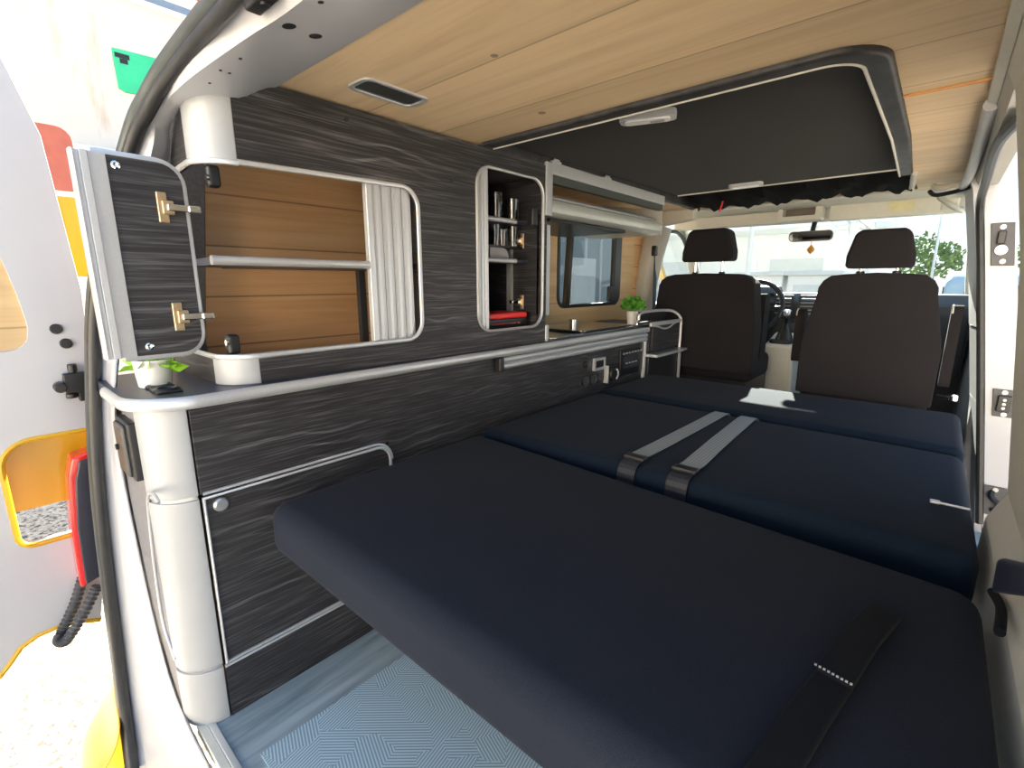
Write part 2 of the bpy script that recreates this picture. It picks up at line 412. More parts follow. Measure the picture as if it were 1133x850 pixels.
# B pillar right: white painted rear face + grey inner trim
bp = MB()
zs = [.40,.33,.04,-.44,-.938]
for z0, z1 in zip(zs, zs[1:]):
    bp.hexa([(wx(z1)+.008,2.45,z1),(wx(z1)+.09,2.45,z1),(wx(z1)+.09,2.56,z1),(wx(z1)+.008,2.56,z1)], [(wx(z0)+.008,2.45,z0),(wx(z0)+.09,2.45,z0),(wx(z0)+.09,2.56,z0),(wx(z0)+.008,2.56,z0)])
struct(bp.build('trim_right_pillar', WHITE), 'white painted right door pillar')
it = MB()
for z0, z1, ya, yb in ((.40,.33,2.70,2.72),(.33,.04,2.72,2.68),(.04,-.16,2.68,2.64)):
    it.hexa([(wx(z1)-.016,2.45,z1),(wx(z1)+.006,2.45,z1),(wx(z1)+.006,yb,z1),(wx(z1)-.03,yb,z1)], [(wx(z0)-.016,2.45,z0),(wx(z0)+.006,2.45,z0),(wx(z0)+.006,ya,z0),(wx(z0)-.03,ya,z0)])
struct(it.build('trim_right_pillar_upper_cover', GREYL), 'pale grey upper cover of right door pillar')
it = MB()
for z0, z1 in ((-.165,-.44),(-.44,-.938)):
    it.hexa([(wx(z1)-.014,2.45,z1),(wx(z1)+.006,2.45,z1),(wx(z1)+.006,2.66,z1),(wx(z1)-.028,2.66,z1)], [(wx(z0)-.014,2.45,z0),(wx(z0)+.006,2.45,z0),(wx(z0)+.006,2.65,z0),(wx(z0)-.028,2.65,z0)])
struct(it.build('trim_right_pillar_lower_cover', GREYP), 'grey lower cover of right door pillar')
# edge strip along right edge of ceiling
struct(MB().hexa([(.018,.50,.372),(.034,.50,.365),(.034,1.50,.365),(.018,1.50,.372)],[(.018,.50,.389),(.034,.50,.389),(.034,1.50,.389),(.018,1.50,.389)]).build('trim_ceiling_edge', CREAM, bevel=.003), 'cream strip along the right ceiling edge')
struct(MB().tube(smooth_path([(.026,1.52,.372),(.024,1.9,.362),(.016,2.35,.355),(.0,2.62,.345)]), .014, 10).build('trim_ceiling_rail', GREYL, smooth=True), 'pale rail along the ceiling edge by the sliding door')

# ---- rear door frame (white) : seal curve, crease, inner edge
S = [on(148,850,'x',-1.30), on(135,750,'x',-1.37), on(112,560,'x',-1.37), on(105,420,'x',-1.37), on(110,300,'x',-1.35), on(145,160,'x',-1.22), on(166,112,'x',-1.14), on(185,80,'x',-1.08), on(216,40,'x',-.98), on(250,0,'x',-.85), Vector((-.35,.335,.43)), Vector((.10,.335,.42))]
Cc = [on(163,850,'x',-1.28), on(150,750,'x',-1.345), on(128,560,'x',-1.35), on(119,420,'x',-1.35), on(128,300,'x',-1.33), on(166,174,'x',-1.195), on(173,130,'x',-1.165), on(200,95,'z',.338), on(272,42,'z',.366), on(333,0,'z',.372), Vector((-.30,.36,.366)), Vector((.10,.36,.36))]
Ii = [on(232,850,'z',-.945), on(186,745,'y',.182), on(140,545,'y',.182), on(127,432,'y',.182), on(150,300,'y',.30), on(184,182,'y',.328), on(187,140,'y',.328), on(212,109,'y',.345), on(262,114,'y',.42), on(311,91,'z',.388), Vector((-.50,.493,.388)), Vector((.10,.493,.388))]
n = 5
curves = [smooth_path(c, n) for c in (S, Cc, Ii)]
mid = [a.lerp(b,.5)+Vector((0,0,0)) for a, b in zip(curves[1], curves[2])]
fr = MB().loft([curves[0], curves[1], mid, curves[2]])
# sill under the opening
from mathutils.bvhtree import BVHTree
bmesh.ops.recalc_face_normals(fr.bm, faces=fr.bm.faces); fr.bm.normal_update()
FRAME_BVH = BVHTree.FromBMesh(fr.bm)
struct(fr.build('trim_rear_frame', WHITE, smooth=True, solid=.006), 'white painted rear door frame of the van')
struct(MB().hexa([(-1.0,.09,-1.10),(.25,.09,-1.10),(.25,.195,-1.10),(-1.0,.195,-1.10)],[(-1.0,.115,-.975),(.25,.115,-.975),(.25,.195,-.955),(-1.0,.195,-.955)]).build('trim_rear_sill', WHITE, bevel=.012), 'white painted rear sill')
struct(MB().box((-1.08,.197,-.96),(.22,.214,-.936)).build('trim_sill_edge', CREAM, bevel=.002), 'cream edge strip on the rear sill')
struct(MB().box((-1.07,.214,-.96),(.22,.2275,-.934)).build('trim_floor_edge', SILVER, bevel=.002), 'aluminium edge strip at the rear of the floor')
off = [c.lerp(a, .62) for a, c in zip(curves[0], curves[1])]
def seal_n(i):
    c = curves[0]; t = (c[min(i+1,len(c)-1)]-c[max(i-1,0)]).normalized(); return t.cross(Vector((0,1,0))).normalized()
offo = [a+seal_n(i)*.013 for i, a in enumerate(curves[0])]
struct(MB().tube(offo, .0155, 10).build('trim_rear_seal', RUBG, smooth=True), 'outer rubber seal round the rear opening')
offi = [a-seal_n(i)*.014+Vector((0,-.003,0)) for i, a in enumerate(curves[0])]
struct(MB().tube(offi, .0125, 10).build('trim_rear_inner_seal', RUBBER, smooth=True), 'black inner rubber seal round the rear opening')
# holes in the header, a latch
for i, (px, py, r) in enumerate(((320,29,.010),(349,40,.010),(355,2.5,.004),(266,65,.0028),(244,78,.0025),(254,81,.0025),(232,92,.0025))):
    # point on soffit surface: interpolate by ray onto z about .37
    p = on(px, py, 'z', .365)
    hit, nn_, _i, _d = FRAME_BVH.ray_cast(Vector((0,0,0)), p.normalized())
    if hit is None: continue
    if nn_.dot(p) > 0: nn_ = -nn_
    ph = p.normalized(); hit = hit+ph*(.003/nn_.dot(ph))
    struct(MB().cyl(hit-nn_*.003, hit+nn_*.0006, r, 18).build('trim_header_hole', BLACK), 'black round hole in the rear header')
lt = thing('roof_latch', 'black roof latch hanging above the rear frame, at the top edge of the photo', 'latch', on(288,-4,'z',.385))
MB().box(tuple(lt.location+Vector((-.03,-.012,-.012))), tuple(lt.location+Vector((.035,.012,.02)))).build('latch_body', BLACK, lt, bevel=.004)
MB().cyl(lt.location+Vector((.012,0,-.016)), lt.location+Vector((.012,0,0)), .006).build('striker_pin', BLACK, lt)

# ---- cab shell
hd = MB()
hd.hexa([(-1.38,2.80,.386),(.06,2.80,.386),(.06,3.20,.392),(-1.38,3.20,.392)],[(-1.38,2.80,.46),(.06,2.80,.46),(.06,3.20,.46),(-1.38,3.20,.46)])
hd.hexa([(-1.38,3.18,.335),(.08,3.18,.328),(.08,3.26,.325),(-1.38,3.26,.335)],[(-1.38,3.18,.42),(.08,3.18,.42),(.08,3.26,.42),(-1.38,3.26,.42)])
struct(hd.build('ceiling_cab', CREAM, bevel=.01), 'cream cab headliner above the windscreen')
struct(MB().hexa([(-1.36,2.70,.30),(-1.06,2.70,.335),(-1.06,2.75,.335),(-1.36,2.75,.30)],[(-1.40,2.70,.42),(-1.06,2.70,.42),(-1.06,2.75,.42),(-1.40,2.75,.42)]).build('trim_cab_side', CREAM, bevel=.01), 'cream moulding above the driver door')
# left B pillar, A pillars
pl = MB().tube(smooth_path([(-1.385,2.80,-.938),(-1.40,2.80,-.30),(-1.375,2.84,.10),(-1.33,2.86,.33)]), .075, 12, rz=.075)
struct(pl.build('trim_left_pillar_cover', CREAMD, smooth=True), 'beige cover of the left door pillar')
for sx, nm, lab in ((-1, 'trim_left_windscreen_pillar', 'beige left windscreen pillar'), (1, 'trim_right_windscreen_pillar', 'beige right windscreen pillar')):
    if sx < 0: pth = [(-1.36,3.24,.40),(-1.36,3.40,.26),(-1.38,3.62,.05),(-1.40,3.80,-.12)]
    else: pth = [(.055,2.72,.40),(.062,2.95,.37),(.078,3.15,.30),(.098,3.42,.12),(.13,3.72,-.12)]
    struct(MB().tube(smooth_path(pth), .026 if sx > 0 else .035, 10).build(nm, CREAM if sx > 0 else CREAMD, smooth=True), lab)
struct(MB().tube(smooth_path([(-1.38,2.90,-.10),(-1.385,2.915,.15),(-1.37,2.98,.28),(-1.36,3.15,.325),(-1.36,3.32,.28),(-1.365,3.45,.17)]), .012, 8).build('trim_driver_door_seal', RUBBER, smooth=True), 'black seal of the driver door window')
# windscreen
wsv = [(-1.40,3.82,-.12),(.16,3.82,-.12),(.10,3.24,.345),(-1.36,3.24,.345)]
ws = MB(); ws.hexa(wsv, [(x,y+.006,z+.006) for x,y,z in wsv]); struct(ws.build('window_2', PANE), 'windscreen glass')
dwm = MB().box((-1.415,2.92,-.13),(-1.41,3.62,.34)); struct(dwm.build('window_3', PANE), 'driver door window glass')
pwm = MB().hexa([(.135,2.62,-.12),(.14,2.62,-.12),(.145,3.60,-.12),(.14,3.60,-.12)],[(.06,2.62,.34),(.065,2.62,.34),(.085,3.25,.34),(.08,3.25,.34)]); struct(pwm.build('window_4', PANE), 'passenger door window glass')
# doors below the windows
struct(MB().box((-1.46,2.86,FZ),(-1.38,3.9,-.13)).build('door_2', GREYP, bevel=.02), 'dark lower driver door panel')
struct(MB().box((.15,2.58,FZ),(.24,3.9,-.12)).build('door_3', GREYP, bevel=.02), 'dark lower passenger door panel')
struct(MB().box((-1.46,3.84,-1.2),(.24,3.92,-.16)).build('wall_front', DASH), 'bulkhead in front of the cab')

struct(MB().plate([(.26,-1.30),(4.6,-1.30),(4.75,-.75),(4.6,-.25),(3.75,-.16),(3.40,.20),(3.25,.36),(1.2,.36),(.50,.26),(.42,.0),(.27,-.45)], [rrect(1.85,-.18,2.85,.34,.06), [(2.92,-.14),(3.60,-.14),(3.52,.02),(3.30,.25),(3.2,.34),(2.92,.34)]], 'x', -1.60, -1.57).build('wall_left_outer', YELLOW), 'yellow outer side of the van')
# ---- open left rear door
DX = -1.55
def round_poly(pts, f=.3):
    out = []
    for i, p in enumerate(pts):
        a = Vector(pts[i-1]); b = Vector(p); c = Vector(pts[(i+1) % len(pts)])
        u, v = b.lerp(a, f), b.lerp(c, f)
        for k in range(6):
            t = k/5; out.append(tuple(u*(1-t)**2+b*2*t*(1-t)+v*t*t))
    return out
dout = [(-.62,-.93),(-.30,-.935),(-.085,-.925),(-.06,-.90),(-.03,-.862),(.0,-.848),(.06,-.845),(.118,-.872),(.15,-.70),(.175,-.50),(.192,-.236),(.199,-.015),(.178,.32),(.138,.468),(.07,.585),(-.05,.665),(-.20,.70),(-.62,.70)]
ap = rrect(.005,-.617,.178,-.358,[.03,.03,.015,.06])
wh = [(-.50,-.15),(.06,-.155),(.088,-.135),(.096,-.10),(.085,.0),(.055,.16),(.02,.21),(-.50,.23)]
wh = round_poly(wh, .35)
d1 = MB().plate(dout, [ap, wh], 'x', DX-.035, DX).build('door_1', WHITE, bevel=.008)
struct(d1, 'open left rear door, white inside with yellow outer skin')
MB().plate(wh, [], 'x', DX-.022, DX-.012).build('wood_window_panel', PLYW, d1)
MB().plate([(u*1.0, v) for u, v in rrect(-.62,-.545,.20,.2,.02)], [], 'x', DX-.075, DX-.06).build('yellow_outer_skin', YELLOW, d1)
MB().tube([(DX-.002,u,v) for u, v in ap], .0065, 8, True).build('aperture_lip', YELLOW, d1, smooth=True)
MB().tube([(DX-.005,u,v) for u, v in dout[:8]], .008, 8).build('yellow_bottom_lip', YELLOW, d1, smooth=True)
for (px, py) in ((62,364),(73,380)):
    p = on(px, py, 'x', DX); MB().cyl(p-Vector((.002,0,0)), p+Vector((.006,0,0)), .012, 20).build('grommet', BLACK, d1, bevel=.003)
hp = on(83,421,'x',DX)
hg = MB()
hg.box(tuple(hp+Vector((0,-.022,-.028))), tuple(hp+Vector((.022,.03,.02))))
hg.cyl(hp+Vector((.012,-.002,.02)), hp+Vector((.012,-.002,.042)), .009)
hg.cyl(hp+Vector((.012,-.012,-.04)), hp+Vector((.012,-.012,-.028)), .011)
hg.cyl(hp+Vector((.0,-.03,-.01)), hp+Vector((.03,-.03,-.01)), .012)
hg.box(tuple(hp+Vector((.0,.0,-.05))), tuple(hp+Vector((.018,.022,-.025))))
hg.build('hinge', BLACK, d1, bevel=.003)
# ---- tail lamp and hose, bumper
p0 = on(77,520,'x',-1.49); p1 = on(93,500,'x',-1.49); p2 = on(89,655,'x',-1.49); p3 = on(110,650,'x',-1.49)
tl = thing('tail_lamp', 'tall tail lamp with dark glass and a red edge, by the rear door hinge side', 'lamp', (p2.x,p2.y,p2.z))
out = [(on(80,508,'x',-1.49).y, on(80,508,'x',-1.49).z), (on(76,530,'x',-1.49).y,on(76,530,'x',-1.49).z), (on(80,590,'x',-1.49).y,on(80,590,'x',-1.49).z), (on(90,653,'x',-1.49).y,on(90,653,'x',-1.49).z), (.30,-.68), (.30,-.36), (on(96,502,'x',-1.49).y,on(96,502,'x',-1.49).z)]
MB().plate(out, [], 'x', -1.56, -1.497).build('red_lens', REDL, tl, bevel=.006)
cen = Vector((sum(u for u, v in out)/len(out), sum(v for u, v in out)/len(out), 0))
out2 = [(u+.011 if u < .2 else u, v+(.008 if v < -.5 else -.010)) for u, v in out]
MB().plate(out2, [], 'x', -1.50, -1.49).build('dark_housing', mat('dark_lamp_housing', (.03,.032,.05), .3), tl, bevel=.003)
hs = thing('wire_conduit', 'grey corrugated wiring hose looping below the tail lamp', 'hose', on(65,710,'x',-1.5))
cp = smooth_path([on(92,638,'x',-1.53), on(82,670,'x',-1.53), on(68,700,'x',-1.53), on(65,709,'x',-1.51), on(74,708,'x',-1.49), on(92,680,'x',-1.48), on(108,648,'x',-1.48)], 14)
MB().tube(cp, [.0125 if i % 2 else .0095 for i in range(len(cp))], 12).build('corrugated_hose', mat('dark_hose', (.06,.06,.062), .5), hs)
bm_ = thing('rear_bumper', 'yellow rear bumper corner below the open rear door', 'bumper', (-1.5,.0,-1.45))
bl = MB()
bo = [on(128,742,'y',.09), on(96,775,'y',.05), on(78,800,'y',.02), on(66,850,'y',.0)]
bl.loft([[Vector((-1.30,.10,-1.0)),Vector((-1.30,.085,-1.08)),Vector((-1.30,.03,-1.14)),Vector((-1.30,.01,-1.2)),Vector((-1.30,.0,-1.45))],
         [Vector((-1.50,.115,-1.0)),Vector((-1.50,.09,-1.08)),Vector((-1.51,.035,-1.14)),Vector((-1.51,.012,-1.2)),Vector((-1.50,.0,-1.45))],
         [Vector((-1.57,.15,-1.0)),Vector((-1.585,.13,-1.08)),Vector((-1.605,.09,-1.14)),Vector((-1.61,.07,-1.2)),Vector((-1.60,.07,-1.45))],
         [Vector((-1.60,.30,-1.0)),Vector((-1.62,.30,-1.08)),Vector((-1.65,.30,-1.14)),Vector((-1.655,.30,-1.2)),Vector((-1.64,.30,-1.45))]])
bl.build('bumper_shell', YELLOW, bm_, smooth=True, solid=.012, subsurf=2)
MB().hexa([(-1.55,.108,-1.105),(-1.50,.095,-1.105),(-1.50,.14,-1.105),(-1.55,.14,-1.105)],[(-1.55,.108,-1.095),(-1.50,.095,-1.095),(-1.50,.14,-1.095),(-1.55,.14,-1.095)]).build('seam', BLACK, bm_)

# ================================================================== LOWER CABINET
CX = -1.05; EY = .185
bc = thing('base_cabinet', 'long dark oak base cabinet with silver corner post, under the worktop', 'cabinet', (-1.2,1.1,FZ))
z1, z2 = -.418, -.805
MB().box((CX-.018,.258,z1+.004),(CX,2.165,-.2335)).build('front_fascia', DW, bc, bevel=.0015)
# door under the fascia
dr = MB().box((CX-.018,.265,z2+.006),(CX,.70,z1-.006)).build('door', DW, bc, bevel=.0015)
tr = [(CX+.001,.262,z2+.004),(CX+.001,.262,z1-.004),(CX+.001,.66,z1-.004)]+[(CX+.001,.66+.04*math.sin(R(a)),z1-.044+.04*math.cos(R(a))) for a in (15,30,45,60,75,90)]+[(CX+.001,.70,z2+.004)]
MB().tube(tr, .0045, 8, True).build('edge_trim', SILVER, dr, smooth=True)
kp = on(244,557.5,'x',CX)
MB().lathe([(.001,0),(.0145,0),(.0145,.006),(.011,.010),(.001,.010)], (kp.x,kp.y,kp.z), 24, Matrix.Rotation(R(90),3,'Y')).build('lock_button', SILVER_D, dr, smooth=True)
MB().box((CX-.016,.70,z2+.006),(CX-.002,2.165,z1+.004)).build('lower_front', DW, bc)
MB().tube([(CX+.002,.262,z1+.006),(CX+.002,.655,z1+.006)]+[(CX+.002,.655+.05*math.sin(R(a)),z1-.044+.05*math.cos(R(a))) for a in (15,30,45,60,75,90)], .0035, 8).build('fascia_trim', SILVER, bc, smooth=True)
MB().box((CX-.018,.258,FZ),(CX-.001,2.165,z2-.004)).build('plinth', DW, bc)
MB().box((CX-.002,.258,z2-.008),(CX+.002,1.0,z2-.002)).build('plinth_trim', SILVER, bc)
# rounded corner post in three lengths
pr = .07
def post(zlo, zhi, name, r=pr, cx=CX-.07, cy=EY+.07, bev=.002, m=POSTW, par=bc):
    o = [(cx, cy-r)]+arc(cx, cy, r, 270, 360, 12)[1:]+[(cx+r-.012, cy)]+arc(cx, cy, r-.012, 360, 270, 12)[0:]
    return MB().plate(o, [], 'z', zlo, zhi).build(name, m, par, bevel=bev)
post(z1+.004, -.2335, 'corner_post'); post(z2+.004, z1-.004, 'corner_post'); post(FZ, z2-.004, 'corner_post')
post(FZ+.01, -.25, 'post_core', pr-.004, m=SILVER_D)
# end panel
LAM = mat('grey_end_laminate', (.175,.175,.19), .5, 0, .12, 90)
ep = MB().plate([(CX-.07,FZ),(CX-.07,-.2335),(-1.33,-.2335),(-1.34,-.5),(-1.33,-.80),(-1.25,FZ)], [], 'y', EY+.002, EY+.016).build('end_panel', LAM, bc)
et = [on(176,556,'y',EY), on(170,547,'y',EY), on(164,549,'y',EY), on(166,580,'y',EY), on(173,640,'y',EY), on(181,690,'y',EY), on(189,715,'y',EY), on(194,730,'y',EY)]
MB().tube(smooth_path(et), .0032, 8).build('hatch_trim', SILVER, bc, smooth=True)
MB().box((CX-.34,EY+.05,FZ+.001),(CX-.02,2.16,FZ+.02)).build('bottom_board', VOID, bc)
# end device on the end panel
dp = on(147,494,'y',EY)
dv = thing('wall_socket', 'black socket box on the end panel of the base cabinet', 'socket', tuple(dp))
MB().box((dp.x-.048,EY-.012,dp.z-.06),(dp.x+.048,EY+.004,dp.z+.058)).build('back_plate', BLACK, dv, bevel=.004)
MB().box((dp.x-.042,EY-.019,dp.z-.054),(dp.x+.03,EY-.010,dp.z+.050)).build('flap', mat('dark_grey_flap', (.07,.068,.066), .3), dv, bevel=.005)
MB().cyl((dp.x-.02,EY-.024,dp.z),(dp.x-.02,EY-.018,dp.z),.006).build('catch', BLACK, dv)

# ---- worktop
WZ = -.209
wt = thing('worktop', 'dark worktop with a rounded silver front edge running along the base cabinet', 'worktop', (-1.2,1.2,-.24))
wo = [(-1.405,.172)]+[(-1.14,.172)]+arc(-1.135,.272,.10,270,360,10)+[(CX+.014,2.168),(-1.08,2.172),(-1.08,2.50),(-1.405,2.50)]
wo = [(min(u,-1.035), v) for u, v in wo]
MB().plate(wo, [], 'z', -.233, WZ).build('top_board', WORK, wt)
edge = [(-1.26,.170,-.2215),(-1.14,.170,-.2215)]+[(u,v,-.2215) for u, v in arc(-1.135,.272,.102,270,360,10)]+[(CX+.016,2.17,-.2215)]
MB().tube(edge, .009, 12, rz=.0128).build('edge_profile', SILVER, wt, smooth=True)
# table rail
rl = thing('table_rail', 'double silver table rail fixed under the kitchen worktop edge', 'rail', (-1.03,1.6,-.26))
MB().tube([(-1.042,1.13,-.247),(-1.042,2.165,-.247)], .011, 10).tube([(-1.042,1.13,-.268),(-1.042,2.165,-.268)], .010, 10).box((-1.05,1.13,-.278),(-1.040,2.165,-.24)).build('rail_profile', SILVER, rl, smooth=True)
MB().box((-1.05,1.11,-.283),(-1.026,1.132,-.236)).build('end_cap', BLACK, rl, bevel=.004)
# socket on worktop
sk = thing('round_worktop_socket', 'black flush twin ring socket on the worktop in front of the flower pot', 'socket', (-1.135,.25,WZ))
sm = MB()
for cx, cy in ((-1.165,.243),(-1.115,.243)):
    sm.lathe([(.001,0),(.024,0),(.024,.005),(.019,.008),(.016,.008),(.014,.004),(.001,.004)], (cx,cy,WZ), 24)
sm.build('ring', BLACK, sk, smooth=True)
MB().box((-1.192,.222,WZ),(-1.088,.264,WZ+.004)).build('base_plate', BLACK, sk, bevel=.003)

# ================================================================== UPPER CABINET
UX = -1.056; UY = .332; UR = .066
uc = thing('upper_cabinet', 'dark oak upper cabinet with one big and one narrow rounded opening', 'cabinet', (-1.2,.9,WZ))
zb, zt = -.150, .226; UT = .385
br = .05
op = [(UY+UR, zt+.002),(.83-br, .238)]+[(u, v) for u, v in arc(.83-br, .238-br, br, 90, 0, 8)][1:]+arc(.83-br, zb+br, br, 0, -90, 8)+[(UY+UR, zb)]
po = [(UY+UR, WZ), (1.385, WZ), (1.385, -.155), (1.366, -.155), (1.366,.2),(1.385,.2),(1.385, UT), (UY+UR, UT)]
po = [(UY+UR, WZ), (1.385, WZ), (1.385, UT), (UY+UR, UT)]
outl = po + op
tall = rrect(1.045, -.150, 1.362, .335, .055)
MB().plate(outl, [tall], 'x', UX-.016, UX).build('front_panel', DWU, uc)
# end panel (faces the rear), with the opening wrapping round
eo = [(UX-UR, WZ),(-1.40, WZ),(-1.40, .35),(UX-UR, .35),(UX-UR, zt),(-1.235, zt-.006)]+[(u,v) for u, v in arc(-1.235, zt-.056, .05, 90, 180, 6)]+arc(-1.235, zb+.05, .05, 180, 270, 6)+[(UX-UR, zb)]
MB().plate(eo, [], 'y', UY, UY+.014).build('end_panel', DWU, uc)
post(zt, .352, 'upper_post', UR+.001, UX-UR, UY+UR, m=POSTW, par=uc)
post(WZ, zb, 'lower_post', UR+.001, UX-UR, UY+UR, m=POSTW, par=uc)
rim = [(UX, u, v) for u, v in op]
rim += [(x, y, zb) for x, y in arc(UX-UR, UY+UR, UR, 0, -90, 8)]
rim += [(x, UY, z) for x, z in reversed(arc(-1.235, zb+.05, .05, 180, 270, 6))]
rim += [(x, UY, z) for x, z in reversed(arc(-1.235, zt-.056, .05, 90, 180, 6))]
rim += [(x, y, zt) for x, y in arc(UX-UR, UY+UR, UR, 270, 360, 8)]
MB().tube(rim, .0048, 8, True, rz=.0058).build('opening_rim', SILVER, uc, smooth=True)
MB().tube([(UX, u, v) for u, v in tall], .0048, 8, True, rz=.0058).build('opening_rim', SILVER, uc, smooth=True)
# shelf, divider, top and bottom
sh = MB().plate([(UX-.012,.345),(UX-.012,.675),(UX-.065,.69),(UX-.065,.98),(-1.395,.98),(-1.395,.46),(-1.33,.46),(-1.30,.36)], [], 'z', .035, .050).build('shelf', WORK, uc)
MB().tube([(UX-.012,.335,.0425),(UX-.012,.680,.0425)], .0095, 10).build('shelf_edge', SILVER, sh, smooth=True)
MB().box((-1.40,.985,WZ+.002),(UX-.016,1.0,UT)).build('divider', VOID, uc)
MB().box((-1.40,.36,-.206),(UX-.02,.985,-.190)).build('bottom_board', WALLW, uc)
MB().box((-1.40,.42,.345),(UX-.018,1.364,.355)).build('top_board', VOID, uc)
MB().box((-1.40,1.0,WZ+.004),(-1.385,1.37,UT-.002)).build('tall_back_board', VOID, uc)
MB().box((-1.39,1.366,WZ+.003),(UX-.001,1.384,.384)).build('side_panel', DWU, uc)
MB().box((-1.38,1.0,-.165),(UX-.02,1.366,-.152)).build('tall_bottom_board', VOID, uc)
# tambour of the big opening
def tambour(y0, y1, z0, z1, nsl, x, lean=0):
    t = MB(); wdt = (y1-y0)/nsl
    prof = []
    for i in range(nsl):
        a = y0+i*wdt
        prof += [(x-.004, a), (x+.003, a+wdt*.06), (x+.0045, a+wdt*.35), (x+.0045, a+wdt*.65), (x+.003, a+wdt*.94)]
    prof += [(x-.004, y1), (x-.010, y1), (x-.010, y0)]
    t.plate([(u, v) for u, v in prof], [], 'z', z0, z1); return t
MB_t = tambour(.697, .815, zb+.002, .236, 4, UX-.014).build('tambour_door', SILVER, uc)
MB().box((UX-.024,.682,zb+.002),(UX-.007,.699,.234)).build('tambour_handle', SILVER, MB_t, bevel=.002)
MB().box((UX-.06,.672,zb),(UX-.045,.69,.03)).build('tambour_gap_dark', BLACK, uc)  # shade of the gap beside the tambour, put in as a black strip
MB_t = tambour(1.052, 1.086, -.147, .333, 2, UX-.010).build('tambour_door', SILVER, uc)
MB().box((UX-.024,1.086,-.147),(UX-.006,1.100,.331)).build('tambour_handle', SILVER, MB_t, bevel=.002)
# catches of the big opening
for z, s in ((zt-.003,-1),(zb+.003,1)):
    c = MB().box((-1.108,.352,min(z,z+s*.042)),(-1.084,.376,max(z,z+s*.042))).build('catch', BLACK, uc, bevel=.007)
    MB().cyl((-1.088,.349,z+s*.026),(-1.088,.354,z+s*.026),.006).build('rivet', CHROME, c)
cc = MB().box((UX-.035,1.315,.190),(UX-.006,1.345,.245)).build('catch', BLACK, uc, bevel=.006)
for px, py in ((500,200),(501,273),(383,132),(503,362)):
    p = on(px, py, 'x', UX); MB().cyl(p-Vector((.004,0,0)), p+Vector((.0015,0,0)), .0055, 14).build('screw_cap', BLACK, uc)
# silver end profiles
MB().box((UX-.02,1.372,.225),(UX+.006,1.408,.398)).build('end_profile', SILVER, uc, bevel=.003)
MB().box((UX-.03,1.366,-.118),(UX-.004,1.392,.20)).box((UX-.03,1.392,-.118),(UX-.018,1.43,.20)).build('end_profile', SILVER, uc, bevel=.002)
MB().box((UX-.02,1.383,WZ),(UX+.004,1.400,-.150)).build('end_profile', SILVER, uc, bevel=.002)
# tall cupboard shelves
for z, nm in ((.198,'shelf'),(.068,'shelf')):
    s_ = MB().box((-1.38,1.0,z),(UX-.07,1.366,z+.010)).build(nm, WORK, uc)
    MB().tube([(UX-.07,1.0,z+.005),(UX-.07,1.30,z+.005)], .008, 10).build('shelf_edge', SILVER, s_, smooth=True)
s_ = MB().box((-1.38,1.0,.118),(UX-.09,1.362,.124)).build('glass_tray', BLACK, uc)
MB().box((-1.215,1.352,-.150),(-1.195,1.366,.19)).build('door_post', SILVER, uc)
# brass hinges in the tall cupboard
def hinge(parent, origin, ax_u, ax_n, arm_len=.05, name='hinge'):
    """plate in plane (ax_u, z), normal ax_n; arm along ax_u"""
    u = Vector(ax_u).normalized(); nn = Vector(ax_n).normalized(); z = Vector((0,0,1)); o = Vector(origin)
    M_ = Matrix((u, nn, z)).transposed().to_4x4(); M_.translation = o
    h = MB().box((-.008,0,-.026),(.008,.005,.026), M_).box((-.002,0,-.012),(.016,.010,.012), M_)
    e = h.build(name, BRASS, parent, bevel=.002)
    a = MB().box((.004,.006,-.006),(.004+arm_len*.62,.016,.006), M_).box((.004+arm_len*.62,.004,-.006),(.004+arm_len,.018,.006), M_).build('arm', CHROME, e, bevel=.002)
    for dz in (-.019,.019): MB().cyl(M_ @ Vector((0,.004,dz)), M_ @ Vector((0,.007,dz)), .0035, 10).build('screw', SILVER_D, e) if e.parent is uc else None
    return e
for z in (.145,-.07):
    hinge(uc, (-1.15,1.366,z), (-1,0,0), (0,-1,0), .045)

# ---- open door of the big opening
dA = Vector((-1.052,.148,0)); dB = Vector((-1.058,.300,0))
u = (dB-dA).normalized(); nrm = Vector((1,.0,0)); nrm = (nrm-u*nrm.dot(u)).normalized()
DM = Matrix((u, nrm, Vector((0,0,1)))).transposed().to_4x4(); DM.translation = dA
L = (dB-dA).length
od = [(.030,-.128),(L-.035,-.128)]+[(a,b) for a, b in arc(L-.035,-.093,.035,270,360,6)]+[(a,b) for a, b in arc(L-.035,.170,.035,0,90,6)]+[(.030,.205)]
m_ = MB().plate([(a,b) for a, b in od], [], 'y', -.016, 0); bmesh.ops.transform(m_.bm, matrix=DM, verts=m_.bm.verts)
dleaf = m_.build('door', DWU, uc)
lip = [DM @ Vector((a,-.007,b)) for a, b in od]
MB().tube(lip, .0035, 8, False, rz=.009).build('door_edge', SILVER, dleaf, smooth=True)
stp = MB().plate([(0,-.004),(.0,.012),(.004,.014),(.005,.006),(.011,.006),(.012,.011),(.022,.011),(.023,.005),(.030,.005),(.046,.004),(.047,-.001),(.03,-.018),(.004,-.018)], [], 'z', -.128, .205)
bmesh.ops.transform(stp.bm, matrix=DM, verts=stp.bm.verts); stp.build('handle_profile', SILVER, dleaf, bevel=.0008)
for z in (.130,-.062): hinge(dleaf, DM @ Vector((L-.036,0,z)), u, nrm, .052)
for a, z in ((.058,.190),(.066,-.112)):
    MB().lathe([(.001,0),(.0065,0),(.0065,.003),(.004,.004),(.001,.003)], tuple(DM @ Vector((a,0,z))), 16, Matrix.Rotation(R(90),3,'Y')).build('screw', CHROME, dleaf, smooth=True)

